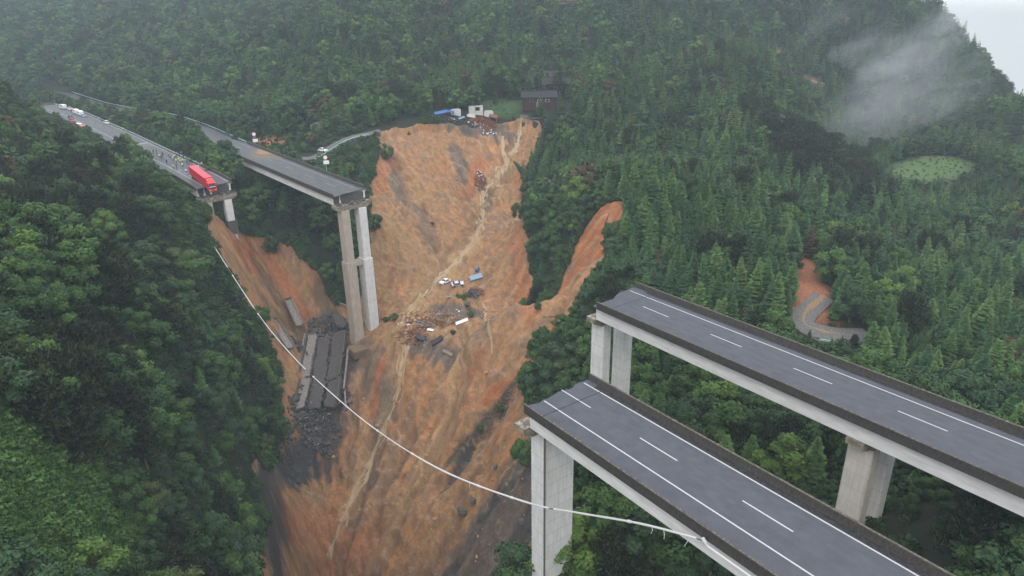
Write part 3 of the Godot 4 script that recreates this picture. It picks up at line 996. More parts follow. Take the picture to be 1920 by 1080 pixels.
func viaduct(called: String, label: String, st: Array, s0: float, s1: float, w: float, skew: float, torn_high: bool, wet: bool) -> Node3D:
	# s0..s1 along the road; the torn end is at s1 when torn_high, else at s0
	var root := thing(called, label, "bridge", Vector3.ZERO, "broken ends of the highway bridge")
	var hw := w / 2.0
	var torn := s1 if torn_high else s0
	var far := s0 if torn_high else s1
	var dir := 1.0 if torn_high else -1.0
	# slab
	var b := MB.new()
	b.sweep(PackedVector2Array([Vector2(-hw + 0.1, -0.34), Vector2(hw - 0.1, -0.34), Vector2(hw - 0.1, -0.05), Vector2(-hw + 0.1, -0.05)]), frames(st, s0 + (0.5 if not torn_high else 0.0), s1 - (0.5 if torn_high else 0.0)))
	put("deck_slab", b.done(), M.broken, root)
	put("road_surface", jagged_cover(st, torn, dir, far, hw - 0.5, skew, int(absf(torn) * 7)), M.asphalt_wet if wet else M.asphalt, root)
	for side in [-1.0, 1.0]:
		var e0 := s0
		var e1 := s1
		if torn_high: e1 += skew * side
		else: e0 += skew * side
		b = MB.new()
		var x0: float = side * hw
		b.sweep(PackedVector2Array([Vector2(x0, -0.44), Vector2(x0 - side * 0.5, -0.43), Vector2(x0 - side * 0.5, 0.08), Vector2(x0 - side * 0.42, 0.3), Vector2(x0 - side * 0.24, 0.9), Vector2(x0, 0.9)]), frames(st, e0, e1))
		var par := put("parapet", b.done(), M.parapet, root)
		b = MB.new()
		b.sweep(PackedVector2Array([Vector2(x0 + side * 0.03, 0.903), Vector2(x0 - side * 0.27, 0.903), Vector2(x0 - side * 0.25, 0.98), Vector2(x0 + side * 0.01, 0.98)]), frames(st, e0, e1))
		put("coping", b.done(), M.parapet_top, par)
	# T-beams under the slab, each its own part
	var beams := 6
	for i in beams:
		var u := lerpf(-hw + 1.25, hw - 1.25, float(i) / (beams - 1))
		b = MB.new()
		var pr := PackedVector2Array([Vector2(u - 0.34, -3.05), Vector2(u + 0.34, -3.05), Vector2(u + 0.34, -2.5), Vector2(u + 0.14, -1.75), Vector2(u + 0.14, -0.65), Vector2(u + 0.75, -0.345), Vector2(u - 0.75, -0.345), Vector2(u - 0.14, -0.65), Vector2(u - 0.14, -1.75), Vector2(u - 0.34, -2.5)])
		if i == 0: pr = PackedVector2Array([Vector2(u - 0.34, -3.05), Vector2(u + 0.34, -3.05), Vector2(u + 0.34, -2.5), Vector2(u + 0.14, -1.75), Vector2(u + 0.14, -0.65), Vector2(u + 0.75, -0.345), Vector2(u - 0.75, -0.345), Vector2(u - 0.34, -0.6)])
		if i == beams - 1: pr = PackedVector2Array([Vector2(u - 0.34, -2.55), Vector2(u + 0.34, -2.55), Vector2(u + 0.34, -0.6), Vector2(u + 0.75, -0.345), Vector2(u - 0.75, -0.345), Vector2(u - 0.14, -0.65), Vector2(u - 0.14, -1.75), Vector2(u - 0.34, -2.5)])
		var g0 := s0 + (0.35 + rng.randf() * 0.5 if not torn_high else 0.0)
		var g1 := s1 - (0.35 + rng.randf() * 0.5 if torn_high else 0.0)
		b.sweep(pr, frames(st, g0, g1))
		put("girder", b.done(), M.girder, root)
	# end diaphragm between the beams
	b = MB.new()
	var ed := torn - dir * 0.75
	b.sweep(PackedVector2Array([Vector2(-hw + 1.2, -2.9), Vector2(hw - 1.2, -2.9), Vector2(hw - 1.2, -0.36), Vector2(-hw + 1.2, -0.36)]), frames(st, ed - 0.2, ed + 0.2))
	put("end_diaphragm", b.done(), M.broken, root)
	return root


func pier(root: Node3D, st: Array, s: float, cap_w: float, cols: Array, wl: float, wt: float, foot: Array, mat: Array, tie_y := 0.0, dx := 0.0) -> void:
	var f := frame(st, s)
	f.basis = Basis(f.basis.x, Vector3.UP, f.basis.x.cross(Vector3.UP))
	var top := f.origin.y - 3.11
	var b := MB.new()
	var hc := cap_w / 2.0
	b.sweep(PackedVector2Array([Vector2(dx - hc, top - 0.95), Vector2(dx - hc + 1.5, top - 1.75), Vector2(dx + hc - 1.5, top - 1.75), Vector2(dx + hc, top - 0.95), Vector2(dx + hc, top), Vector2(dx - hc, top)]), [Transform3D(f.basis, V(f.origin.x, 0, f.origin.z) + f.basis.z * 1.15), Transform3D(f.basis, V(f.origin.x, 0, f.origin.z) - f.basis.z * 1.15)])
	put("pier_cap", b.done(), M.cap, root)
	for u in [-4.4, -1.5, 1.5, 4.4]:
		b = MB.new()
		b.box(Transform3D(f.basis, V(f.origin.x, top + 0.025, f.origin.z) + f.basis.x * (u + dx)), V(0.8, 0.05, 0.9))
		put("bearing_pad", b.done(), M.drain, root)
	for i in cols.size():
		var o := V(f.origin.x, 0, f.origin.z) + f.basis.x * float(cols[i])
		var y1 := top - 1.75
		var y0: float = foot[i]
		b = MB.new()
		var parts: Array = [[y0, y1, 1.0]]
		if tie_y > 0.0: parts = [[y0, tie_y, 1.22], [tie_y, y1, 1.0]]
		for p in parts:
			var a: float = wt * p[2] / 2
			var c: float = wl * p[2] / 2
			var ch := 0.18
			b.sweep(PackedVector2Array([Vector2(-a + ch, -c), Vector2(a - ch, -c), Vector2(a, -c + ch), Vector2(a, c - ch), Vector2(a - ch, c), Vector2(-a + ch, c), Vector2(-a, c - ch), Vector2(-a, -c + ch)]),
				[Transform3D(Basis(f.basis.x, -f.basis.z, Vector3.UP), V(o.x, p[0], o.z)), Transform3D(Basis(f.basis.x, -f.basis.z, Vector3.UP), V(o.x, p[1], o.z))])
		var col := put("column", b.done(), mat[i], root)
		# formwork joints round the column, a little proud
		var y := y1 - 2.2
		b = MB.new()
		while y > y0 + 1.0:
			var k := 1.22 if tie_y > 0.0 and y < tie_y else 1.0
			b.box(Transform3D(f.basis, V(o.x, y, o.z)), V(wt * k + 0.012, 0.05, wl * k + 0.012))
			y -= 2.25
		tag(put("formwork_joint", b.done(), M.joint, col), "", "", "", "stuff")
	if tie_y > 0.0:
		b = MB.new()
		b.box(Transform3D(f.basis, V(f.origin.x, tie_y - 0.9, f.origin.z) + f.basis.x * (float(cols[0]) + float(cols[1])) / 2), V(absf(float(cols[1]) - float(cols[0])) - wt * 1.22 - 0.01, 1.7, 1.9))
		put("tie_beam", b.done(), M.pier_brown, root)


func lines_on(root: Node3D, st: Array, solid: Array, dashes: Array, h := 0.066) -> void:
	# solid: [u, s0, s1, worn]; dashes: [u, first s, count, step, length, worn]
	for l in solid:
		put("edge_line", strip(st, l[1], l[2], l[0] - 0.09, l[0] + 0.09, h, 0.003), M.paint_worn if l[3] else M.paint, root)
	for l in dashes:
		for k in l[2]:
			var a: float = l[1] + k * l[3]
			put("lane_dash", strip(st, a, a + l[4], l[0] - 0.085, l[0] + 0.085, h, 0.003), M.paint_worn if l[5] else M.paint, root)


func build_bridges() -> void:
	# right of the gully, carriageway farther from the viewer
	var a := viaduct("viaduct", "grey highway deck ending on two pale columns, farther of the two right decks", ST_A, -60.0, 84.3, 12.8, 1.5, true, false)
	lines_on(a, ST_A, [[3.8, -60.0, 84.6, false], [-4.9, -60.0, 84.0, false]], [[0.05, -48.4, 9, 15.0, 6.0, false]])
	pier(a, ST_A, 85.0, 11.4, [-2.9, 2.9], 3.4, 2.1, [surf(18, -112) - 2, surf(23, -117) - 2], [M.pier, M.pier])
	pier(a, ST_A, 34.6, 11.4, [-2.6, 2.6], 3.4, 2.1, [surf(47, -76) - 2, surf(50, -79) - 2], [M.pier_tan, M.pier])
	pier(a, ST_A, -6.0, 11.4, [-2.6, 2.6], 3.4, 2.1, [60.0, 60.0], [M.pier, M.pier])
	# the nearer one
	var b := viaduct("viaduct", "grey highway deck ending in mid-air on one broad white pier, nearest of the broken decks", ST_B, -60.0, 63.2, 12.6, 0.4, true, false)
	lines_on(b, ST_B, [[4.75, -60.0, 63.3, false], [-2.75, -60.0, 62.9, false]], [[1.0, -62.3, 9, 15.0, 6.0, false]])
	for vd in [[a, ST_A, 12.8, 82.0], [b, ST_B, 12.6, 61.5]]:
		var hv: float = vd[2] / 2
		put("shoulder_dirt", strip(vd[1], -60.0, vd[3], hv - 1.35, hv - 0.51, 0.065, 0.003), M.gutter, vd[0])
		put("shoulder_dirt", strip(vd[1], -60.0, vd[3], -hv + 0.51, -hv + 0.95, 0.065, 0.003), M.gutter, vd[0])
		for wu in [-2.6, -0.9, 1.1, 2.8]:
			put("wheel_track", strip(vd[1], -60.0, float(vd[3]) - 3.0, wu - 0.33 + (0.9 if vd[2] < 12.7 else 0.0), wu + 0.33 + (0.9 if vd[2] < 12.7 else 0.0), 0.0635, 0.002), M.track, vd[0])
		put("expansion_joint", strip(vd[1], float(vd[3]) - 1.6, float(vd[3]) - 1.45, -hv + 0.6, hv - 0.6, 0.068, 0.003), M.gutter, vd[0])
	pier(b, ST_B, 64.0, 11.4, [-0.3], 3.2, 5.6, [20.0], [M.pier], 0.0, -0.6)
	pier(b, ST_B, 24.0, 11.4, [-0.3], 3.2, 5.6, [20.0], [M.pier])
	pier(b, ST_B, -16.0, 11.4, [-0.3], 3.2, 5.6, [20.0], [M.pier])
	var mb := MB.new()
	var f := frame(ST_B, 64.0)
	var dp := V(f.origin.x, 0, f.origin.z) - f.basis.x * 3.2 + Vector3(0.5807, 0, 0.8141) * 1.78
	mb.tube([V(dp.x, 20.0, dp.z), V(dp.x, f.origin.y - 3.1, dp.z)], [0.14, 0.14], 8)
	put("drain_pipe", mb.done(), M.drain, b)
	# left of the gully, the higher end on two tall columns
	var c := viaduct("viaduct", "wet highway deck ending on two very tall columns left of the landslide", ST_C, 197.2, 294.0, 12.9, 1.6, false, true)
	lines_on(c, ST_C, [[4.1, 199.0, 294.0, true]], [[0.25, 206.5, 6, 15.6, 6.2, true]])
	pier(c, ST_C, 196.6, 12.4, [-2.95, 2.95], 3.2, 2.7, [surf(-52, -202) - 3, surf(-47, -206) - 3], [M.pier_brown, M.pier], 77.0)
	pier(c, ST_C, 276.0, 11.4, [-2.6, 2.6], 2.2, 2.2, [surf(-100, -266) - 3, surf(-95, -269) - 3], [M.pier_brown, M.pier])
	mb = MB.new()
	var fc := frame(ST_C, 196.0)
	fc.basis = Basis(fc.basis.x, Vector3.UP, fc.basis.x.cross(Vector3.UP))
	for k in 40:
		var u := rng.randf_range(-5.6, 5.6)
		var sz := rng.randf_range(0.25, 0.8)
		mb.hull8(Transform3D(Basis(V(rng.randf(), rng.randf(), rng.randf()).normalized(), rng.randf() * 3.0), V(fc.origin.x, fc.origin.y - 3.05 + sz * 0.3, fc.origin.z) + fc.basis.x * u + fc.basis.z * rng.randf_range(-0.9, 1.0)), [V(-.5, -.4, -.5) * sz, V(.5, -.5, -.4) * sz, V(.4, -.5, .5) * sz, V(-.5, -.4, .4) * sz, V(-.3, .4, -.4) * sz, V(.5, .3, -.3) * sz, V(.3, .5, .4) * sz, V(-.4, .3, .4) * sz])
	tag(put("cap_rubble", mb.done(), M.broken, c), "", "", "", "stuff")
	put("mud_film", mud_film(ST_C, 258.0, 281.0, 1.0, 0.072), M.mud_dull, c)
	put("mud_film", mud_film(ST_C, 268.0, 279.0, 0.45, 0.078), M.mud, c)
	# the end the lorry stands on
	var d := viaduct("viaduct", "highway deck with a red lorry at its broken edge, on two short columns", ST_D, 232.2, 262.0, 12.7, 1.4, false, true)
	lines_on(d, ST_D, [[5.35, 234.0, 262.0, false], [-2.95, 233.6, 262.0, false]], [[-1.75, 236.2, 5, 5.6, 3.2, false]])
	pier(d, ST_D, 231.4, 12.4, [-3.1, 3.1], 2.6, 2.4, [surf(-93, -211) - 2.0, surf(-89.5, -214) - 2.0], [M.pier_brown, M.pier])
	for k in 2:
		var fd := frame(ST_D, 231.4, -3.1 if k == 0 else 3.1)
		mb = MB.new()
		mb.box(Transform3D(Basis(fd.basis.x, Vector3.UP, fd.basis.x.cross(Vector3.UP)), V(fd.origin.x, 85.0, fd.origin.z)), V(3.2, 4.6, 3.4))
		put("pedestal", mb.done(), M.broken, d)
	var fd2 := frame(ST_D, 231.0)
	fd2.basis = Basis(fd2.basis.x, Vector3.UP, fd2.basis.x.cross(Vector3.UP))
	mb = MB.new()
	for k in 36:
		var u := rng.randf_range(-5.8, 5.8)
		var sz := rng.randf_range(0.25, 0.75)
		mb.hull8(Transform3D(Basis(V(rng.randf(), rng.randf(), rng.randf()).normalized(), rng.randf() * 3.0), V(fd2.origin.x, fd2.origin.y - 3.0 + sz * 0.3, fd2.origin.z) + fd2.basis.x * u + fd2.basis.z * rng.randf_range(-0.9, 1.0)), [V(-.5, -.4, -.5) * sz, V(.5, -.5, -.4) * sz, V(.4, -.5, .5) * sz, V(-.5, -.4, .4) * sz, V(-.3, .4, -.4) * sz, V(.5, .3, -.3) * sz, V(.3, .5, .4) * sz, V(-.4, .3, .4) * sz])
	tag(put("cap_rubble", mb.done(), M.broken, d), "", "", "", "stuff")


func mud_film(st: Array, s0: float, s1: float, share: float, lift: float) -> ArrayMesh:
	var b := MB.new()
	var r := RandomNumberGenerator.new()
	r.seed = 88
	var n := 14
	var l: Array = []
	for i in n + 1:
		var t := float(i) / n
		var w := sin(PI * t)
		l.append([lerpf(s0, s1, t), lerpf(5.6, lerpf(-5.6, 1.5, t) - w * 0.6 + r.randf_range(-1.0, 0.8), share * (0.45 + 0.55 * w)), 5.75])
	for i in n:
		b.quad(frame(st, l[i][0], l[i][1], lift).origin, frame(st, l[i][0], l[i][2], lift).origin, frame(st, l[i + 1][0], l[i + 1][2], lift).origin, frame(st, l[i + 1][0], l[i + 1][1], lift).origin, Vector3.UP)
	return b.done()


func build_roads() -> void:
	# the highway on solid ground beyond the bridges
	var d := put("highway", strip(ST_D, 262.0, 466.0, -6.4, 6.4, 0.058, 0.5), M.asphalt_wet)
	tag(d, "wet carriageway where the stopped vehicles stand", "", "", "structure")
	var c := put("highway", strip(ST_C, 294.0, 555.0, -6.4, 6.4, 0.058, 0.5), M.asphalt_wet)
	tag(c, "empty carriageway curving away behind the planted strip", "", "", "structure")
	lines_on(d, ST_D, [[5.35, 262.0, 464.0, false], [-2.95, 262.0, 464.0, false]], [[1.5, 268.0, 13, 15.0, 6.0, true]])
	put("stop_line", strip(ST_D, 318.6, 319.4, -5.2, 5.0, 0.064, 0.003), M.paint, d)
	put("repaired_patch", strip(ST_D, 309.5, 318.4, -5.8, 5.0, 0.0625, 0.003), M.lane, d)
	lines_on(c, ST_C, [[4.1, 294.0, 540.0, true], [-3.6, 294.0, 540.0, true]], [])
	# lane above the slide's left edge, and the winding road on the right slope
	var lane := smooth_path([Vector2(-104, -285), Vector2(-92, -281), Vector2(-82, -279), Vector2(-76, -285), Vector2(-68, -292), Vector2(-60, -297), Vector2(-56, -300.5)], 1.5)
	tag(put("mountain_lane", ribbon(lane, func(_t: float, _n: float) -> float: return 1.4, 0.2, 1, 0.0), M.lane), "narrow grey lane climbing to the top edge of the landslide", "", "", "structure")
	var side := smooth_path([Vector2(78, -157), Vector2(74, -153), Vector2(70, -149), Vector2(69, -145.5), Vector2(71.5, -143.5), Vector2(76, -142.5), Vector2(80, -143), Vector2(84, -144)], 1.0)
	tag(put("hill_road", ribbon(side, func(_t: float, _n: float) -> float: return 2.6, 0.55, 3, 0.0), M.lane), "muddy grey road bending round the slope behind the farther deck", "", "", "structure")
	tag(put("road_mud", ribbon(side.slice(0, 22), func(t: float, n: float) -> float: return 1.7 + n * 1.0 - 1.2 * t, 0.64, 5, 0.1), M.mud), "orange mud washed along the bend of the hill road", "", "", "structure")
	# its retaining wall
	var wall := thing("retaining_wall", "dark stone retaining wall below the bend of the muddy hill road", "wall", V(75, 0, -140))
	var b := MB.new()
	var pts := [V(66.5, 0, -143.5), V(70, 0, -139.6), V(75, 0, -138.8), V(81, 0, -139.5), V(87, 0, -141)]
	for i in pts.size() - 1:
		var p: Vector3 = pts[i]
		var q: Vector3 = pts[i + 1]
		p.y = surf(p.x, p.z) - 1.2
		q.y = surf(q.x, q.z) - 1.2
		b.bar(p - wall.position, q - wall.position, 0.6, 3.6)
	put("wall_body", b.done(), M.stone_wall, wall)
	b = MB.new()
	for i in range(1, pts.size() - 1):
		var p: Vector3 = pts[i]
		var q: Vector3 = pts[i + 1]
		b.bar(V(p.x, surf(p.x, p.z) + 0.95, p.z) - wall.position, V(q.x, surf(q.x, q.z) + 0.95, q.z) - wall.position, 0.12, 0.35)
	put("railing", b.done(), M.rail_teal, wall)
	# grey slope wall above the lane
	var gw := thing("slope_wall", "grey sprayed-concrete slope wall above the lane left of the slide", "wall", V(-72, 0, -303))
	b = MB.new()
	var gp := [V(-86, 0, -300), V(-78, 0, -304), V(-70, 0, -307), V(-58, 0, -309)]
	for i in 3:
		var p: Vector3 = gp[i]
		var q: Vector3 = gp[i + 1]
		var py := surf(p.x, p.z)
		var qy := surf(q.x, q.z)
		var back := V(-1.0, 0, -3.4)
		b.quad(V(p.x, py - 1, p.z) - gw.position, V(q.x, qy - 1, q.z) - gw.position, V(q.x, qy + 4.5, q.z) + back - gw.position, V(p.x, py + 4.5, p.z) + back - gw.position, V(0.3, 0.4, 1))
		b.quad(V(p.x, py - 1, p.z) + back - gw.position, V(q.x, qy - 1, q.z) + back - gw.position, V(q.x, qy + 4.5, q.z) + back - gw.position, V(p.x, py + 4.5, p.z) + back - gw.position, V(-0.3, 0, -1))
	put("wall_face", b.done(), M.stone_wall, gw)
	# guard rails
	guard_rail("white green guard rail along the red lorry's carriageway beside the planted strip", ST_D, 262.5, 465.0, 6.15, M.rail)
	guard_rail("pale green guard rail on the outer side of the empty curved carriageway", ST_C, 295.0, 520.0, 6.3, M.rail_teal)
	guard_rail("short broken white rail at the start of the left bridge's wet deck", ST_C, 288.5, 293.5, -6.7, M.white_sheet)
	path_rail("pale green rail along the lane at the slide's left top", [Vector2(-79, -276.5), Vector2(-73.5, -283), Vector2(-67, -289.5), Vector2(-60, -294.5)], M.rail_teal)
	path_rail("blue white rail above the terraced field on the right slope", [Vector2(182, -320), Vector2(187, -314), Vector2(191, -308), Vector2(195, -302)], M.pale_blue)
	path_rail("short blue rail above the small orange cut high on the right slope", [Vector2(193, -457), Vector2(199, -458), Vector2(205, -459)], M.pale_blue)


func guard_rail(label: String, st: Array, s0: float, s1: float, u: float, mat: Material) -> void:
	var g := thing("guard_rail", label, "guard rail", Vector3.ZERO, "guard rails")
	var b := MB.new()
	b.sweep(PackedVector2Array([Vector2(u - 0.05, 0.52), Vector2(u + 0.05, 0.52), Vector2(u + 0.09, 0.6), Vector2(u + 0.03, 0.68), Vector2(u + 0.09, 0.76), Vector2(u + 0.05, 0.84), Vector2(u - 0.05, 0.84)]), frames(st, s0, s1, 6.0))
	put("rail_beam", b.done(), mat, g)
	b = MB.new()
	var s := s0 + 0.5
	while s < s1:
		b.box(Transform3D(Basis(), frame(st, s, u + 0.13 * signf(u), 0.35).origin), V(0.13, 1.1, 0.13))
		s += 4.0
	tag(put("rail_posts", b.done(), M.post, g), "", "", "", "stuff")


func path_rail(label: String, path: Array, mat: Material) -> void:
	var g := thing("guard_rail", label, "guard rail", Vector3.ZERO, "guard rails")
	var p := smooth_path(path, 2.0)
	var b := MB.new()
	for i in p.size() - 1: b.bar(on(p[i].x, p[i].y, 1.05), on(p[i + 1].x, p[i + 1].y, 1.05), 0.1, 0.42)
	put("rail_beam", b.done(), mat, g)
	b = MB.new()
	for q in p: b.box(Transform3D(Basis(), on(q.x, q.y, 0.5)), V(0.13, 1.2, 0.13))
	tag(put("rail_posts", b.done(), M.post, g), "", "", "", "stuff")


# -------------------------------------------------------------------- the fallen span and other wreckage
func lying(a: Vector3, b: Vector3, roll: float) -> Transform3D:   # a frame at the middle of a->b, z along it
	var z := (b - a).normalized()
	var x := Vector3.UP.cross(z).normalized()
	var y := z.cross(x)
	return Transform3D(Basis(x, y, z).rotated(z, roll), (a + b) / 2)


func ragged_slab(l: float, w: float, t: float, sd: int, top: float) -> ArrayMesh:
	# a broken slab: uneven outline, thickness t, its top at y = top
	var r := RandomNumberGenerator.new()
	r.seed = sd
	var pts := PackedVector2Array()
	var n := 9
	for i in n + 1: pts.append(Vector2(-w / 2 + r.randf_range(-0.2, 0.45), lerpf(-l / 2, l / 2, float(i) / n)))
	for k in [-0.2, 0.15]: pts.append(Vector2(w * k, l / 2 + r.randf_range(-0.4, 1.0)))
	for i in n + 1: pts.append(Vector2(w / 2 - r.randf_range(-0.2, 0.45), lerpf(l / 2, -l / 2, float(i) / n)))
	for k in [0.2, -0.15]: pts.append(Vector2(w * k, -l / 2 - r.randf_range(-0.4, 1.0)))
	var b := MB.new()
	b.sweep(pts, [Transform3D(Basis(Vector3.RIGHT, Vector3(0, 0, 1), Vector3.DOWN), V(0, top, 0)), Transform3D(Basis(Vector3.RIGHT, Vector3(0, 0, 1), Vector3.DOWN), V(0, top - t, 0))])
	return b.done()


func fallen_slab(label: String, a: Vector3, b: Vector3, w: float, roll: float, top_mat: Material, sd: int, wall := 0.0, breaks: Array = []) -> void:
	# breaks: places along the slab (0 to 1) where it snapped; each piece settles by itself
	var f := lying(a, b, roll)
	var o := thing("fallen_deck_slab", label, "bridge slab", f.origin, "pieces of the fallen bridge span")
	o.basis = f.basis
	var l := a.distance_to(b)
	var r := RandomNumberGenerator.new()
	r.seed = sd + 7
	var at := [0.0] + breaks + [1.0]
	for k in at.size() - 1:
		var pl: float = (at[k + 1] - at[k]) * l - 0.25
		var piece := put("slab", ragged_slab(pl, w * r.randf_range(0.9, 1.05), 0.75, sd + k * 10, -0.05), M.broken, o)
		piece.position = V(r.randf_range(-0.3, 0.3), r.randf_range(-0.25, 0.3), (at[k] + at[k + 1] - 1.0) * l / 2)
		piece.rotation = V(r.randf_range(-0.07, 0.07), r.randf_range(-0.06, 0.06), r.randf_range(-0.1, 0.1))
		put("torn_surface", ragged_slab(pl - 0.7, w - 0.5, 0.12, sd + 1 + k * 10, 0.08), top_mat, piece)
		if wall != 0.0: put("parapet", box_mesh(V(0.4, 1.1, pl * 0.86), V(wall * (w / 2 - 0.2), 0.62, 0)), M.parapet_top, piece)
		# crumbled edge
		var cr := MB.new()
		for q in int(pl * 1.6):
			var sz := r.randf_range(0.2, 0.7)
			cr.box(Transform3D(Basis(V(r.randf(), r.randf(), r.randf()).normalized(), r.randf() * 3.0), V((w / 2 + r.randf_range(-0.3, 0.5)) * (1.0 if r.randf() < 0.5 else -1.0), r.randf_range(-0.3, 0.25), r.randf_range(-pl / 2, pl / 2))), V(sz, sz * 0.6, sz * 0.8))
		tag(put("crumbled_edge", cr.done(), M.broken, piece), "", "", "", "stuff")


func build_collapsed_deck() -> void:
	fallen_slab("pale bare concrete slab of the fallen span, leftmost of the three long slabs", V(-67.2, 50.6, -206.5), V(-64.6, 39.6, -177.5), 3.7, 0.05, M.slab_pale, 300, -1.0, [0.6])
	fallen_slab("fallen asphalt slab in the middle of the collapsed span, cracked along its right side", V(-62.9, 49.6, -205.5), V(-61.3, 38.6, -179.5), 4.2, -0.16, M.asphalt_old, 310, 0.0, [0.3, 0.7])
	fallen_slab("fallen asphalt slab beside the tall columns, tilted up to a pale parapet", V(-58.2, 50.4, -208.0), V(-56.0, 39.2, -180.0), 4.8, 0.22, M.asphalt_old, 320, 1.0, [0.36, 0.66])
	fallen_slab("small tilted asphalt plate at the lower left end of the collapsed span", V(-66.0, 36.6, -176.5), V(-68.0, 34.6, -169.0), 4.0, 0.3, M.asphalt_old, 330)
	fallen_slab("broken asphalt plate lying in the rubble above the fallen span", V(-60.5, 53.2, -216.5), V(-58.0, 51.6, -210.5), 4.2, -0.25, M.asphalt_old, 340)
	# loose beams
	for g in [["weathered box girder piece lying on the orange slip above the rubble", V(-76.6, 59.6, -215.5), V(-70.8, 54.0, -206.5), 2.6, 0.1], ["grey girder piece half buried at the left edge of the rubble", V(-77.5, 58.4, -201.5), V(-70.4, 52.2, -193.5), 3.0, -0.25]]:
		var f := lying(g[1], g[2], g[4])
		var o := thing("fallen_girder", g[0], "girder", f.origin, "pieces of the fallen bridge span")
		o.basis = f.basis
		var b := MB.new()
		var w: float = g[3] / 2
		var l: float = (g[1] as Vector3).distance_to(g[2]) / 2
		b.sweep(PackedVector2Array([Vector2(-w, -0.7), Vector2(w, -0.7), Vector2(w, 0.55), Vector2(w - 0.35, 0.75), Vector2(w - 0.35, 0.1), Vector2(-w + 0.35, 0.1), Vector2(-w + 0.35, 0.75), Vector2(-w, 0.55)]), [Transform3D(Basis(), V(0, 0, -l)), Transform3D(Basis(), V(0, 0, l))])
		put("beam", b.done(), M.slab_pale, o)
		put("end_plate", box_mesh(V(w * 2.1, 1.5, 0.4), V(0, 0, -l - 0.1)), M.broken, o)
	var posts := [[V(-69.4, 50.9, -206.0), V(-67.2, 38.2, -175.0), "long thin parapet rail lying along the left side of the fallen span"], [V(-53.6, 42.4, -189.0), V(-51.5, 37.6, -180.5), "short pale parapet beam leaning at the fallen span's lower right"], [V(-53.7, 48.6, -199.0), V(-53.0, 41.5, -186.0), "narrow pale wall strip standing between the fallen span and the columns"], [V(-61.0, 55.4, -221.5), V(-52.5, 54.4, -215.0), "broken tie beam lying across the rubble behind the tall columns"]]
	for p in posts:
		var f := lying(p[0], p[1], 0.0)
		var o := thing("fallen_beam", p[2], "beam", f.origin, "pieces of the fallen bridge span")
		o.basis = f.basis
		put("beam", box_mesh(V(0.45, 0.9, (p[0] as Vector3).distance_to(p[1]))), M.slab_pale, o)
		put("broken_end", chunk_mesh(V(0.8, 0.9, 1.1), 77), M.broken, o).position = V(0, -0.1, (p[0] as Vector3).distance_to(p[1]) / 2)
	# footing below the tall columns
	var cap := thing("pile_cap", "muddy concrete footing below the two tall columns", "footing", V(-49, 0, -201))
	cap.position.y = surf(-49, -201) - 1.1
	cap.basis = Basis(Vector3(0.8141, 0, -0.5807), Vector3.UP, Vector3(0.5807, 0, 0.8141))
	put("footing_block", box_mesh(V(11.6, 2.2, 6.0), V(0.8, -0.4, 0.6)), M.footing, cap)
	put("footing_edge", box_mesh(V(11.2, 0.3, 5.6), V(0.8, 0.85, 0.6)), M.footing, cap)
	# rubble
	var small := chunk_mesh(V(1, 0.7, 0.85), 41)
	var where: Array = []
	var piles := [[V(-63, 0, -213), 7.5, 260, 1.5], [V(-56, 0, -212), 4.0, 90, 1.3], [V(-60.5, 0, -177.5), 7.5, 760, 1.2], [V(-62.5, 0, -180), 5.0, 160, 1.2], [V(-60, 0, -177), 6.0, 40, 2.6], [V(-61.5, 0, -194), 7.0, 110, 0.8], [V(-63, 0, -213), 6.0, 24, 2.6], [V(-66, 0, -164), 4.0, 70, 0.8], [V(-70, 0, -200), 3.5, 90, 1.0], [V(-67, 0, -170), 3.5, 140, 0.8], [V(-53, 0, -186), 3.0, 80, 0.8]]
	for p in piles:
		for k in p[2]:
			var q: Vector2 = Vector2.from_angle(rng.randf() * TAU) * sqrt(rng.randf()) * float(p[1])
			var s: float = float(p[3]) * pow(rng.randf(), 2.2) + 0.22
			var x: float = p[0].x + q.x
			var z: float = p[0].z + q.y * 0.75
			where.append(Transform3D(Basis(V(rng.randf() - .5, rng.randf() - .5, rng.randf() - .5).normalized(), rng.randf() * TAU).scaled(V(s, s, s)), on(x, z, s * 0.25 + rng.randf() * 1.1 * (1.0 - q.length() / float(p[1])))))
	for k in 330:
		# pieces lying on top of the slabs, thickest at their lower end
		var t := pow(rng.randf(), 0.6)
		var x := lerpf(-62.5, -60.5, t) + rng.randf_range(-5.2, 5.0)
		var z := lerpf(-208.0, -178.0, t)
		var s := 0.2 + 0.9 * pow(rng.randf(), 3.0)
		where.append(Transform3D(Basis(V(rng.randf() - .5, rng.randf() - .5, rng.randf() - .5).normalized(), rng.randf() * TAU).scaled(V(s, s, s)), on(x, z, 1.25 + s * 0.25)))
	scatter("rubble", small, M.broken, where, "grey rubble of broken concrete and asphalt round the fallen span", "rubble")
	# bright bent bars in the lower rubble
	var b := MB.new()
	for k in 26:
		var x := rng.randf_range(-64.5, -57)
		var z := rng.randf_range(-183, -173)
		var p := on(x, z, 0.8)
		b.tube([p, p + V(rng.randf_range(-0.7, 0.7), rng.randf_range(0.3, 1.0), rng.randf_range(-0.9, 0.9)), p + V(rng.randf_range(-1.2, 1.2), rng.randf_range(0.2, 1.3), rng.randf_range(-1.6, 1.6))], [0.05, 0.05, 0.04], 4)
	tag(put("bent_rebar", b.done(), M.white_sheet), "tangle of pale bent bars in the lower rubble of the fallen span", "rebar", "", "stuff")
	# stones strewn over the slide
	where = []
	var tints: Array = []
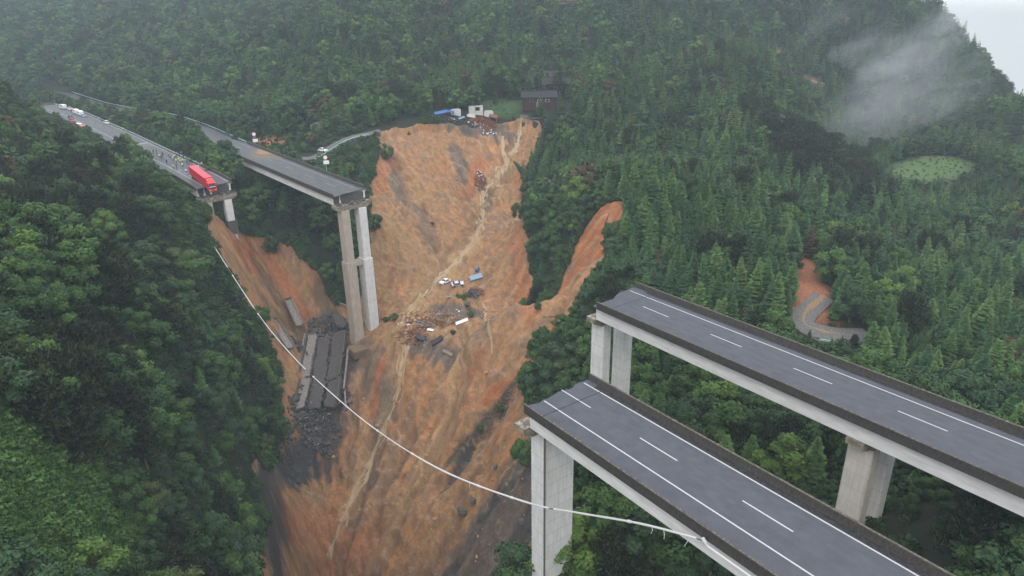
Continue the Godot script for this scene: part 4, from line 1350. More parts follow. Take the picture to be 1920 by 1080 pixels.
	for k in 5200:
		var x := rng.randf_range(-95, 12)
		var z := rng.randf_range(-318, -100)
		if sd_slide(x, z) > -1.5: continue
		if cell.get_noise_2d(x * 0.6 + 90, z * 0.6) < -0.05 + 0.3 * rng.randf(): continue
		var s := 0.12 + 0.5 * pow(rng.randf(), 5.0)
		where.append(Transform3D(Basis(V(rng.randf() - .5, rng.randf() - .5, rng.randf() - .5).normalized(), rng.randf() * TAU).scaled(V(s, s, s)), on(x, z, s * 0.2)))
		tints.append([Color(0.13, 0.11, 0.10), Color(0.28, 0.17, 0.10), Color(0.20, 0.18, 0.165), Color(0.36, 0.22, 0.13)][rng.randi() % 4])
	for k in 420:
		var x := rng.randf_range(-95, 12)
		var z := rng.randf_range(-318, -100)
		if sd_slide(x, z) > -2.0 or cell.get_noise_2d(x + 30, z) < 0.0: continue
		var s := 0.5 + 1.1 * pow(rng.randf(), 2.5)
		where.append(Transform3D(Basis(V(rng.randf() - .5, rng.randf() - .5, rng.randf() - .5).normalized(), rng.randf() * TAU).scaled(V(s, s, s)), on(x, z, s * 0.05)))
		tints.append([Color(0.40, 0.21, 0.10), Color(0.33, 0.18, 0.095), Color(0.24, 0.16, 0.11)][rng.randi() % 3])
	small = rock_mesh(V(1, 0.7, 0.85), 43)
	var stone := surface("slide stones", Color.WHITE, 0.95)
	stone.vertex_color_use_as_albedo = true
	scatter("slide_stones", small, stone, where, "stones and clods strewn over the bare slide", "stones", tints)
	for r in [["large dark boulder on the grey lower right of the slide", V(-13.7, 0, -142.3), 2.6], ["smaller dark boulder just above the large one on the lower slide", V(-10.9, 0, -142.6), 1.7], ["grey rock beside the broad white pier's foot", V(1.5, 0, -128), 1.6], ["dark rock on the slide below the orange spur", V(-5, 0, -146), 1.4], ["pale flat rock on the debris shelf below the grass patch", V(-15.2, 0, -212), 1.8]]:
		var o := thing("boulder", r[0], "rock", on(r[1].x, r[1].z, float(r[2]) * 0.2), "rocks on the slide")
		put("stone", rock_mesh(V(r[2] * 1.5, r[2] * 0.9, r[2] * 1.05), int(r[2] * 100)), M.broken, o)
		o.rotation.y = float(r[2])


func heap(called: String, label: String, mat: Material, at: Vector3, rx: float, rz: float, n: int, smax: float, hgt: float, sd: int, flat := 0.45) -> void:
	# one pile of broken pieces, heaped highest in its middle
	var r := RandomNumberGenerator.new()
	r.seed = sd
	var b := MB.new()
	for k in n:
		var q := Vector2.from_angle(r.randf() * TAU) * sqrt(r.randf())
		var x := at.x + q.x * rx
		var z := at.z + q.y * rz
		var s := smax * (0.25 + 0.75 * pow(r.randf(), 2.0))
		var p := on(x, z, r.randf() * hgt * (1.0 - q.length()) + 0.1)
		var t := Transform3D(Basis(V(r.randf() - .5, r.randf() - .5, r.randf() - .5).normalized(), r.randf() * 2.2), p)
		b.box(t, V(s * r.randf_range(0.7, 1.6), s * flat * r.randf_range(0.3, 1.0), s * r.randf_range(0.5, 1.0)))
	tag(put(called, b.done(), mat), label, "rubble", "", "stuff")


func sticks(called: String, label: String, mat: Material, at: Vector3, rx: float, rz: float, n: int, lmin: float, lmax: float, thick: float, sd: int) -> void:
	var r := RandomNumberGenerator.new()
	r.seed = sd
	var b := MB.new()
	for k in n:
		var q := Vector2.from_angle(r.randf() * TAU) * sqrt(r.randf())
		var x := at.x + q.x * rx
		var z := at.z + q.y * rz
		var l := r.randf_range(lmin, lmax)
		var a := r.randf() * TAU
		var d := V(cos(a), r.randf_range(-0.12, 0.25), sin(a)) * l / 2
		var p := on(x, z, 0.38 + r.randf() * 0.4)
		b.bar(p - d, p + d, thick * r.randf_range(0.6, 1.5), thick * r.randf_range(0.4, 1.0))
	tag(put(called, b.done(), mat), label, "debris", "", "stuff")


func broken_wall(label: String, at: Vector3, yaw: float, w: float, h: float, opening: float, lean := 0.0) -> void:
	var o := thing("broken_wall", label, "wall", at, "standing walls of the wrecked yard")
	o.rotation = Vector3(lean, yaw, 0)
	var b := MB.new()
	var pts := PackedVector2Array([Vector2(-w / 2, -1.2), Vector2(w / 2, -1.2), Vector2(w / 2, h * 0.8), Vector2(w * 0.3, h), Vector2(-w * 0.2, h * 0.96), Vector2(-w * 0.45, h * 0.9), Vector2(-w / 2, h * 0.6)])
	if opening > 0.0:
		# two piers, a sill and a lintel round an opening
		var c := w * 0.12
		for q in [[-w / 2, c - opening / 2, -1.2, h * 0.93], [c + opening / 2, w / 2, -1.2, h], [c - opening / 2, c + opening / 2, -1.2, h * 0.35], [c - opening / 2, c + opening / 2, h * 0.78, h * 0.95]]:
			b.box(Transform3D(Basis(), V((q[0] + q[1]) / 2, (q[2] + q[3]) / 2, 0)), V(q[1] - q[0] - 0.004, q[3] - q[2], 0.28))
	else:
		b.sweep(pts, [Transform3D(Basis(), V(0, 0, -0.14)), Transform3D(Basis(), V(0, 0, 0.14))])
	put("wall_face", b.done(), M.white_wall, o)
	put("side_wall", box_mesh(V(0.26, h * 0.75 + 1.2, 2.6), V(-w / 2 + 0.13, h * 0.375 - 0.6, -1.45)), M.white_wall, o)


func build_wreckage() -> void:
	# the wrecked yard at the slide's head
	broken_wall("small white wall left standing beside the blue roof at the slide's head", on(-24.5, -321.5, 0.1), 0.15, 4.6, 2.9, 0.0)
	broken_wall("widest white wall with a window opening, in the middle of the wrecked yard", on(-15.5, -326.5, 0.2), 0.1, 6.6, 3.9, 2.0)
	broken_wall("leaning white wall at the right end of the wrecked yard", on(-9.6, -326.0, 0.2), -0.25, 4.4, 3.0, 0.0, -0.08)
	broken_wall("low broken white wall in front of the one with the window opening", on(-17.5, -323.5, 0.0), 0.2, 4.0, 1.5, 0.0, -0.25)
	for r in [["tilted blue metal roof over dark debris at the left of the wrecked yard", V(-31.0, 0, -316.8), V(5.6, 0.12, 2.8), 0.3, 0.16, M.blue_sheet, 2.4], ["second blue roof sheet resting against the small white wall", V(-27.0, 0, -319.5), V(3.8, 0.12, 2.4), 0.1, -0.22, M.blue_sheet, 2.2], ["crumpled pale blue sheet below the small white wall", V(-21.8, 0, -319.0), V(3.0, 0.1, 1.6), 0.5, 0.3, M.pale_blue, 0.9]]:
		var o := thing("metal_roof", r[0], "roof", on(r[1].x, r[1].z, r[6]), "blue sheets of the wrecked yard")
		o.rotation = Vector3(0.28, r[3], r[4])
		put("sheet", box_mesh(r[2]), r[5], o)
		var b := MB.new()
		var n := int(r[2].x / 0.6)
		for k in n: b.box(Transform3D(Basis(), V(-r[2].x / 2 + 0.3 + k * 0.6, r[2].y / 2 + 0.025, 0)), V(0.1, 0.05, r[2].z))
		put("sheet_ribs", b.done(), r[5], o)
		b = MB.new()
		for k in 4: b.box(Transform3D(Basis(), V((-0.45 + 0.9 * (k % 2)) * r[2].x, -float(r[6]) * 0.5, (-0.4 + 0.8 * (k / 2)) * r[2].z)), V(0.12, float(r[6]) * 0.95, 0.12))
		put("roof_posts", b.done(), M.chassis, o)
	heap("brick_rubble", "heap of bright orange bricks and red roofing at the slide's head", M.brick_red, V(-12.5, 0, -320.8), 5.6, 2.6, 420, 0.9, 2.6, 501)
	heap("brick_rubble", "dull red brick pieces among the orange heap at the slide's head", M.brick_dull, V(-9.5, 0, -321.5), 3.6, 2.4, 120, 1.0, 2.9, 502)
	heap("white_rubble", "white plaster and sheet scraps spilling from the wrecked yard", M.white_sheet, V(-12.5, 0, -318.6), 6.8, 1.7, 60, 0.9, 0.5, 503)
	heap("white_rubble", "pale scraps scattered under the blue roofs of the wrecked yard", M.white_sheet, V(-27.5, 0, -317.2), 5.2, 1.4, 14, 0.7, 0.5, 504)
	heap("dark_rubble", "dark broken timber under the blue roofs at the slide's head", M.chassis, V(-30.0, 0, -316.6), 5.0, 1.6, 90, 1.1, 1.5, 505)
	heap("grey_rubble", "grey rubble lying below the wrecked yard on the slide's lip", M.broken, V(-17, 0, -317.6), 8.5, 1.6, 150, 0.8, 0.5, 506)
	var o := thing("brick_hut", "broken orange brick hut with a torn tilted roof right of the white walls", "hut", on(-7.5, -323.8, 0))
	o.rotation.y = -0.2
	put("wall", box_mesh(V(0.25, 2.6, 3.2), V(-1.6, 1.0, 0)), M.brick_red, o)
	put("wall", box_mesh(V(3.2, 2.2, 0.25), V(0.13, 0.8, -1.5)), M.brick_red, o)
	put("wall", box_mesh(V(0.25, 1.6, 3.2), V(1.7, 0.5, 0)), M.brick_red, o)
	var rf := put("roof", box_mesh(V(3.9, 0.15, 3.9)), M.brick_dull, o)
	rf.position = V(0.2, 2.3, 0)
	rf.rotation = Vector3(0.2, 0, -0.22)
	for p in [["tall thin pole standing before the window of the wide white wall", V(-15.8, 0, -323.0), 6.0], ["thin pole between the wide white wall and the leaning one", V(-12.0, 0, -323.4), 6.6], ["thin pole standing above the blue roof", V(-23.5, 0, -323), 5.0]]:
		var q := thing("pole", p[0], "pole", on(p[1].x, p[1].z), "poles in the wrecked yard")
		var b := MB.new()
		b.tube([V(0, -0.5, 0), V(0.1, p[2], 0)], [0.11, 0.08], 6)
		put("shaft", b.done(), M.dead_wood, q)
		put("cross_arm", box_mesh(V(1.1, 0.1, 0.1), V(0.1, float(p[2]) - 0.4, 0)), M.dead_wood, q)
	# slid brick heap on the face below the wrecked yard, and the debris shelf
	heap("brick_rubble", "dark red brick heap beside the mud stream halfway down the slide's face", M.brick_dull, V(-12.8, 0, -289.5), 2.7, 6.5, 330, 0.8, 0.8, 511)
	heap("white_rubble", "white scraps on top of the dark red brick heap on the slide's face", M.white_sheet, V(-12.8, 0, -294.0), 2.2, 3.0, 40, 0.7, 0.9, 512)
	heap("brick_rubble", "thin spread of red brick pieces left on the debris shelf", M.brick_dull, V(-32.0, 0, -207.0), 6.5, 3.4, 150, 0.6, 0.3, 513)
	heap("brick_rubble", "orange brick pieces along the lower edge of the debris shelf", M.brick_red, V(-33.0, 0, -199.0), 6.0, 1.7, 120, 0.55, 0.3, 514)
	heap("white_rubble", "white scraps sprinkled over the debris shelf", M.white_sheet, V(-27.0, 0, -205.0), 11.0, 6.0, 60, 0.55, 0.3, 515)
	sticks("timber_debris", "brown timbers lying side by side across the debris shelf", M.rust, V(-26.5, 0, -202.0), 9.5, 3.0, 80, 1.2, 5.0, 0.15, 520)
	sticks("timber_debris", "dark red beams heaped round the overturned vehicles", M.rust, V(-31.5, 0, -196.5), 5.2, 2.4, 46, 1.2, 4.2, 0.2, 521)
	sticks("timber_debris", "pale boards scattered on the debris shelf", M.board, V(-24.0, 0, -201.8), 8.0, 2.6, 50, 1.0, 4.0, 0.25, 522)
	sticks("torn_roots", "dark torn roots hanging along the bank under the orange spur", M.dead_wood, V(-6, 0, -162), 12, 3.0, 130, 1.2, 4.2, 0.14, 526)
	sticks("branch_debris", "broken pale branches strewn over the lower slide", M.board, V(-14, 0, -148), 18, 16, 60, 0.8, 2.4, 0.09, 523)
	sticks("branch_debris", "pale branches strewn over the slide's upper face", M.board, V(-25, 0, -265), 20, 30, 70, 0.8, 2.6, 0.09, 524)
	# single sheets and boards on the shelf
	for s in [["large pale blue ribbed sheet lying on the upper right of the debris shelf", V(-12.8, 0, -227.6), V(4.6, 0.12, 2.5), 0.25, M.pale_blue], ["bright white sheet on the right end of the shelf's timber", V(-16.3, 0, -199.2), V(4.2, 0.1, 1.2), 0.1, M.white_sheet], ["small blue sheet among the timbers in the shelf's middle", V(-30.5, 0, -203.2), V(2.2, 0.1, 0.9), 0.2, M.blue_sheet],
		["white board at the shelf's left edge", V(-33.8, 0, -200.5), V(1.0, 0.1, 0.8), 0.5, M.white_sheet], ["grey green plank sliding off below the overturned vehicles", V(-20.6, 0, -188.4), V(1.0, 0.25, 6.4), 0.75, M.board], ["pale concrete slab fragment left of the grass patch", V(-22.0, 0, -216.5), V(2.6, 0.3, 1.3), 0.4, M.slab_pale], ["white panel under the timbers at the shelf's centre", V(-26.4, 0, -198.4), V(2.4, 0.12, 1.0), -0.4, M.white_sheet]]:
		var q := thing("loose_sheet", s[0], "sheet", on(s[1].x, s[1].z, 0.45))
		q.basis = slope_basis(s[1].x, s[1].z, s[3])
		put("panel", box_mesh(s[2]), s[4], q)
		if s[2].y < 0.2 and s[2].x > 2.0:
			var b := MB.new()
			for k in int(s[2].x / 0.55): b.box(Transform3D(Basis(), V(-s[2].x / 2 + 0.3 + k * 0.55, s[2].y / 2 + 0.02, 0)), V(0.09, 0.04, s[2].z))
			put("ribs", b.done(), s[4], q)
	var barrel := thing("water_barrel", "bright blue plastic barrel lying above the pale blue sheet", "barrel", on(-12.4, -231.0, 0.65))
	barrel.basis = slope_basis(-12.4, -231.0, 1.0)
	var bm := MB.new()
	bm.tube([V(-0.8, 0, 0), V(-0.75, 0, 0), V(-0.3, 0, 0), V(0.3, 0, 0), V(0.75, 0, 0), V(0.8, 0, 0)], [0.5, 0.62, 0.68, 0.68, 0.62, 0.5], 12)
	put("barrel_body", bm.done(), M.blue_sheet, barrel)
	bm = MB.new()
	bm.tube([V(0.8, 0, 0), V(0.95, 0, 0)], [0.22, 0.2], 10)
	put("cap", bm.done(), M.white_sheet, barrel)
	# vehicles carried down by the slide
	car("white car washed down onto the debris shelf, nose towards the tall columns", on(-23.8, -225.0, 0.25), slope_basis(-23.8, -225, -0.62) * Basis(Vector3.RIGHT, 0.12), M.white_paint, "sedan", "vehicles carried down by the slide")
	car("crushed silver car lying beside the white one on the debris shelf", on(-19.2, -224.3, 0.1), slope_basis(-19.2, -224.3, 1.85) * Basis(Vector3.BACK, 0.25), M.silver_paint, "sedan", "vehicles carried down by the slide")
	car("dark car overturned among red beams at the shelf's lower edge", on(-29.4, -195.3, 1.35), slope_basis(-29.4, -195.3, 0.9) * Basis(Vector3.BACK, PI - 0.3), M.black_paint, "sedan", "vehicles carried down by the slide")
	car("black car overturned just right of the other dark wreck", on(-24.0, -192.9, 1.2), slope_basis(-24.0, -192.9, 1.9) * Basis(Vector3.BACK, PI + 0.25), M.black_paint, "sedan", "vehicles carried down by the slide")
	car("small dark car wrecked beside the grass patch on the debris shelf", on(-13.0, -216.6, 0.4), slope_basis(-13.0, -216.6, 0.7) * Basis(Vector3.BACK, 0.5), M.dark_paint, "sedan", "vehicles carried down by the slide")
	sticks("timber_debris", "dark timbers round the small wreck beside the grass patch", M.rust, V(-12.8, 0, -218.5), 2.6, 2.4, 34, 1.2, 3.4, 0.25, 525)


# -------------------------------------------------------------------- vehicles
func wheel(parent: Node3D, at: Vector3, r: float, w: float) -> void:
	var b := MB.new()
	b.tube([V(-w / 2, 0, 0), V(-w / 2 + 0.04, 0, 0), V(w / 2 - 0.04, 0, 0), V(w / 2, 0, 0)], [r * 0.85, r, r, r * 0.85], 14)
	var t := put("wheel", b.done(), M.rubber, parent)
	t.position = at
	b = MB.new()
	b.tube([V(-w / 2 - 0.01, 0, 0), V(w / 2 + 0.01, 0, 0)], [r * 0.5, r * 0.5], 10)
	put("rim", b.done(), M.steel, t)


func car(label: String, at: Vector3, basis: Basis, paint: Material, kind: String, group: String) -> Node3D:
	# nose towards +z, wheels on y = 0
	var o := thing({"sedan": "car", "van": "van"}[kind], label, {"sedan": "car", "van": "van"}[kind], at, group)
	o.basis = basis
	var b := MB.new()
	var hw := 0.9
	if kind == "sedan":
		b.hull8(Transform3D(), [V(-hw, 0.25, -2.2), V(hw, 0.25, -2.2), V(hw, 0.25, 2.2), V(-hw, 0.25, 2.2), V(-hw + 0.05, 0.88, -2.15), V(hw - 0.05, 0.88, -2.15), V(hw - 0.05, 0.74, 2.1), V(-hw + 0.05, 0.74, 2.1)])
		b.hull8(Transform3D(), [V(-hw + 0.07, 0.84, -1.75), V(hw - 0.07, 0.84, -1.75), V(hw - 0.07, 0.80, 1.0), V(-hw + 0.07, 0.80, 1.0), V(-0.62, 1.43, -1.05), V(0.62, 1.43, -1.05), V(0.62, 1.43, 0.2), V(-0.62, 1.43, 0.2)])
		put("body", b.done(), paint, o)
		for s in [-1.0, 1.0]:
			b = MB.new()
			b.quad(V(s * 0.815, 0.92, -1.45), V(s * 0.815, 0.92, 0.75), V(s * 0.655, 1.37, 0.12), V(s * 0.655, 1.37, -0.98), V(s, 0.3, 0))
			put("side_window", b.done(), M.glass, o)
			put("headlight", box_mesh(V(0.36, 0.14, 0.06), V(s * 0.62, 0.66, 2.2)), M.lamp, o)
			put("tail_light", box_mesh(V(0.34, 0.16, 0.06), V(s * 0.64, 0.74, -2.2)), M.tail, o)
		b = MB.new()
		b.quad(V(-0.74, 0.9, 0.92), V(0.74, 0.9, 0.92), V(0.58, 1.4, 0.27), V(-0.58, 1.4, 0.27), V(0, 0.5, 1))
		put("windscreen", b.done(), M.glass, o)
		b = MB.new()
		b.quad(V(-0.74, 0.95, -1.66), V(0.74, 0.95, -1.66), V(0.58, 1.4, -1.12), V(-0.58, 1.4, -1.12), V(0, 0.5, -1))
		put("rear_window", b.done(), M.glass, o)
		for q in [[-1, 1.35], [1, 1.35], [-1, -1.35], [1, -1.35]]: wheel(o, V(q[0] * 0.82, 0.32, q[1]), 0.32, 0.22)
	else:
		b.sweep(PackedVector2Array([Vector2(-2.6, 0.35), Vector2(2.6, 0.35), Vector2(2.65, 0.95), Vector2(2.2, 1.15), Vector2(1.55, 2.1), Vector2(1.2, 2.25), Vector2(-2.5, 2.25), Vector2(-2.65, 2.0)]), [Transform3D(Basis(Vector3(0, 0, 1), Vector3.UP, Vector3.LEFT), V(-0.97, 0, 0)), Transform3D(Basis(Vector3(0, 0, 1), Vector3.UP, Vector3.LEFT), V(0.97, 0, 0))])
		put("body", b.done(), paint, o)
		b = MB.new()
		b.quad(V(-0.85, 1.2, 2.19), V(0.85, 1.2, 2.19), V(0.8, 2.05, 1.61), V(-0.8, 2.05, 1.61), V(0, 0.5, 1))
		put("windscreen", b.done(), M.glass, o)
		for s in [-1.0, 1.0]:
			put("side_window", box_mesh(V(0.02, 0.55, 2.6), V(s * 0.985, 1.6, -0.6)), M.glass, o)
			put("headlight", box_mesh(V(0.34, 0.2, 0.08), V(s * 0.68, 0.8, 2.62)), M.lamp, o)
		for q in [[-1, 1.6], [1, 1.6], [-1, -1.6], [1, -1.6]]: wheel(o, V(q[0] * 0.86, 0.36, q[1]), 0.36, 0.24)
	return o


func road_basis(st: Array, s: float, back := false) -> Basis:
	var f := frame(st, s)
	return Basis(f.basis.x, f.basis.y, f.basis.z) if not back else Basis(-f.basis.x, f.basis.y, -f.basis.z)


func build_traffic() -> void:
	# the red lorry, its front hanging over the broken edge
	var rear := at_road(247.0, 45.5, 0.07)
	var front := at_road(227.5, 47.0, 0.07) - V(0, 1.5, 0)
	var z := (front - rear).normalized()
	var x := Vector3.UP.cross(z).normalized()
	var t := thing("lorry", "red articulated lorry whose cab hangs over the broken deck edge", "lorry", rear)
	t.basis = Basis(x, z.cross(x), z)
	var b := MB.new()
	b.box(Transform3D(Basis(), V(0, 2.62, 7.7)), V(2.5, 2.74, 15.4))
	var tr := put("trailer", b.done(), M.red_paint, t)
	put("trailer_roof", box_mesh(V(2.44, 0.05, 15.3), V(0, 4.016, 7.7)), M.red_roof, tr)
	b = MB.new()
	for k in 17:
		for s in [-1.0, 1.0]: b.box(Transform3D(Basis(), V(s * 1.265, 2.62, 0.35 + k * 0.92)), V(0.035, 2.5, 0.09))
	put("trailer_ribs", b.done(), M.red_paint, tr)
	b = MB.new()
	for s in [-1.0, 1.0]:
		b.box(Transform3D(Basis(), V(s * 1.22, 4.0, 7.7)), V(0.09, 0.1, 15.42))
		b.box(Transform3D(Basis(), V(s * 1.22, 1.29, 7.7)), V(0.08, 0.14, 15.42))
	put("trailer_edges", b.done(), M.red_paint, tr)
	put("door_bar", box_mesh(V(0.06, 2.5, 0.06), V(0.35, 2.6, -0.035)), M.steel, tr)
	put("chassis", box_mesh(V(1.0, 0.35, 17.6), V(0, 1.05, 9.3)), M.chassis, t)
	put("side_guard", box_mesh(V(0.06, 0.5, 4.6), V(1.2, 0.85, 8.2)), M.chassis, t)
	put("side_guard", box_mesh(V(0.06, 0.5, 4.6), V(-1.2, 0.85, 8.2)), M.chassis, t)
	for k in 3:
		for s in [-1.0, 1.0]: wheel(t, V(s * 1.05, 0.52, 2.2 + k * 1.3), 0.52, 0.4)
	for k in 2:
		for s in [-1.0, 1.0]: wheel(t, V(s * 1.05, 0.52, 13.2 + k * 1.35), 0.52, 0.4)
	for s in [-1.0, 1.0]: wheel(t, V(s * 1.05, 0.52, 17.4), 0.52, 0.32)
	# cab: side outline swept across
	b = MB.new()
	var side := [Transform3D(Basis(Vector3(0, 0, 1), Vector3.UP, Vector3.LEFT), V(-1.22, 0, 0)), Transform3D(Basis(Vector3(0, 0, 1), Vector3.UP, Vector3.LEFT), V(1.22, 0, 0))]
	b.sweep(PackedVector2Array([Vector2(16.1, 0.95), Vector2(18.55, 0.95), Vector2(18.62, 1.9), Vector2(18.35, 3.0), Vector2(18.1, 3.12), Vector2(16.1, 3.12)]), side)
	var cab := put("cab", b.done(), M.red_bright, t)
	b = MB.new()
	b.sweep(PackedVector2Array([Vector2(16.15, 3.125), Vector2(17.9, 3.125), Vector2(17.75, 3.3), Vector2(16.7, 3.9), Vector2(16.15, 3.95)]), [Transform3D(Basis(Vector3(0, 0, 1), Vector3.UP, Vector3.LEFT), V(-1.05, 0, 0)), Transform3D(Basis(Vector3(0, 0, 1), Vector3.UP, Vector3.LEFT), V(1.05, 0, 0))])
	put("wind_deflector", b.done(), M.red_bright, cab)
	b = MB.new()
	b.quad(V(-1.08, 2.02, 18.615), V(1.08, 2.02, 18.615), V(1.02, 2.9, 18.395), V(-1.02, 2.9, 18.395), V(0, 0.2, 1))
	put("windscreen", b.done(), M.glass, cab)
	for s in [-1.0, 1.0]:
		put("side_window", box_mesh(V(0.02, 0.75, 1.0), V(s * 1.23, 2.45, 17.75)), M.glass, cab)
		put("headlight", box_mesh(V(0.42, 0.24, 0.08), V(s * 0.88, 0.82, 18.66)), M.lamp, cab)
		put("mirror", box_mesh(V(0.14, 0.6, 0.12), V(s * 1.42, 2.4, 18.45)), M.chassis, cab)
	put("grille", box_mesh(V(1.9, 0.5, 0.05), V(0, 1.5, 18.64)), M.chassis, cab)
	put("chrome_bar", box_mesh(V(1.8, 0.16, 0.05), V(0, 1.86, 18.665)), M.white_paint, cab)
	put("bumper", box_mesh(V(2.44, 0.62, 0.35), V(0, 0.72, 18.5)), M.red_bright, t)
	# stopped vehicles far along the carriageway: [s, across, paint, kind, label, facing away]
	var list := [
		[447.0, 24.4, M.white_paint, "van", "white van, farthest of the vehicles stopped along the carriageway", true], [441.0, 26.8, M.white_paint, "sedan", "white car next after the farthest white van", true], [424.6, 28.2, M.white_paint, "van", "white van in the middle of the far side's row of vehicles", true],
		[431.5, 27.6, M.red_car, "sedan", "red car between two white vans in the far row", true], [417.4, 29.4, M.white_paint, "van", "white van, nearest of the row on the guard rail side", true], [411.0, 30.2, M.silver_paint, "sedan", "silver car at the near end of the guard rail side's row", true],
		[408.8, 24.4, M.dark_paint, "sedan", "dark car standing at the left edge of the far carriageway", false], [397.5, 24.1, M.red_car, "sedan", "small red and pale car left of the dark one on the far carriageway", false],
		[381.1, 24.7, M.white_paint, "sedan", "white car behind the red van on the left edge", false], [374.0, 24.6, M.white_paint, "van", "white van right behind the bright red van", false], [366.5, 25.4, M.red_car, "van", "bright red van, nearest vehicle on the carriageway's left edge", false], [360.5, 26.0, M.white_paint, "sedan", "white car in front of the bright red van", false],
		[381.1, 36.6, M.white_paint, "sedan", "lone white car parked against the guard rail behind the bush tops", true],
	]
	for c in list: car(c[4], at_road(c[0], c[1], 0.07), road_basis(ST_D, c[0], c[5]), c[2], c[3], "vehicles stopped on the far carriageway")
	car("white car parked on the lane beside the slope wall", on(-77.2, -283.2, 0.35), Basis(Vector3.UP, 1.0), M.white_paint, "sedan", "")


# -------------------------------------------------------------------- houses
func house(label: String, at: Vector3, yaw: float, l: float, w: float, h: float, rise: float, wall: Material, group: String, windows := 3) -> void:
	var o := thing("timber_house", label, "house", at, group)
	o.rotation.y = yaw
	var b := MB.new()
	b.sweep(PackedVector2Array([Vector2(-w / 2, -2.0), Vector2(w / 2, -2.0), Vector2(w / 2, h), Vector2(0, h + rise), Vector2(-w / 2, h)]), [Transform3D(Basis(Vector3(0, 0, 1), Vector3.UP, Vector3.LEFT), V(-l / 2, 0, 0)), Transform3D(Basis(Vector3(0, 0, 1), Vector3.UP, Vector3.LEFT), V(l / 2, 0, 0))])
	put("wall", b.done(), wall, o)
	var ov := 0.9
	var k := rise / (w / 2)
	for s in [-1.0, 1.0]:
		b = MB.new()
		b.hull8(Transform3D(), [V(-l / 2 - ov, h - ov * k + 0.06, s * (w / 2 + ov)), V(l / 2 + ov, h - ov * k + 0.06, s * (w / 2 + ov)), V(l / 2 + ov, h + rise + 0.06, s * 0.005), V(-l / 2 - ov, h + rise + 0.06, s * 0.005), V(-l / 2 - ov, h - ov * k + 0.3, s * (w / 2 + ov)), V(l / 2 + ov, h - ov * k + 0.3, s * (w / 2 + ov)), V(l / 2 + ov, h + rise + 0.3, s * 0.005), V(-l / 2 - ov, h + rise + 0.3, s * 0.005)])
		var roof := put("roof", b.done(), M.tile, o)
		b = MB.new()
		var n := int((l + 2 * ov) / 0.7)
		for i in n:
			var x := -l / 2 - ov + 0.35 + i * 0.7
			b.bar(V(x, h - ov * k + 0.31, s * (w / 2 + ov)), V(x, h + rise + 0.31, s * 0.1), 0.22, 0.09)
		tag(put("tile_rows", b.done(), M.tile, roof), "", "", "", "stuff")
	put("ridge", box_mesh(V(l + 2 * ov, 0.3, 0.4), V(0, h + rise + 0.42, 0)), M.tile, o)
	for i in windows:
		var x := lerpf(-l * 0.36, l * 0.36, (i + 0.5) / windows)
		var f := put("window", box_mesh(V(1.9, 1.2, 0.1), V(x, h * 0.58, w / 2 + 0.04)), M.white_sheet if i == windows - 1 or i == 1 else M.board, o)
		put("pane", box_mesh(V(0.75, 0.95, 0.04), V(x - 0.45, h * 0.58, w / 2 + 0.1)), M.glass, f)
		put("pane", box_mesh(V(0.75, 0.95, 0.04), V(x + 0.45, h * 0.58, w / 2 + 0.1)), M.glass, f)
	put("door", box_mesh(V(1.2, 2.1, 0.1), V(-l * 0.06, 1.0, w / 2 + 0.05)), M.board, o)
	put("eave_beam", box_mesh(V(l, 0.22, 0.22), V(0, h - 0.25, w / 2 + 0.35)), M.wood_wall, o)
	for i in 5: put("post", box_mesh(V(0.24, h + 1.4, 0.24), V(lerpf(-l / 2 + 0.2, l / 2 - 0.2, i / 4.0), h / 2 - 0.8, w / 2 + 0.36)), M.wood_wall, o)


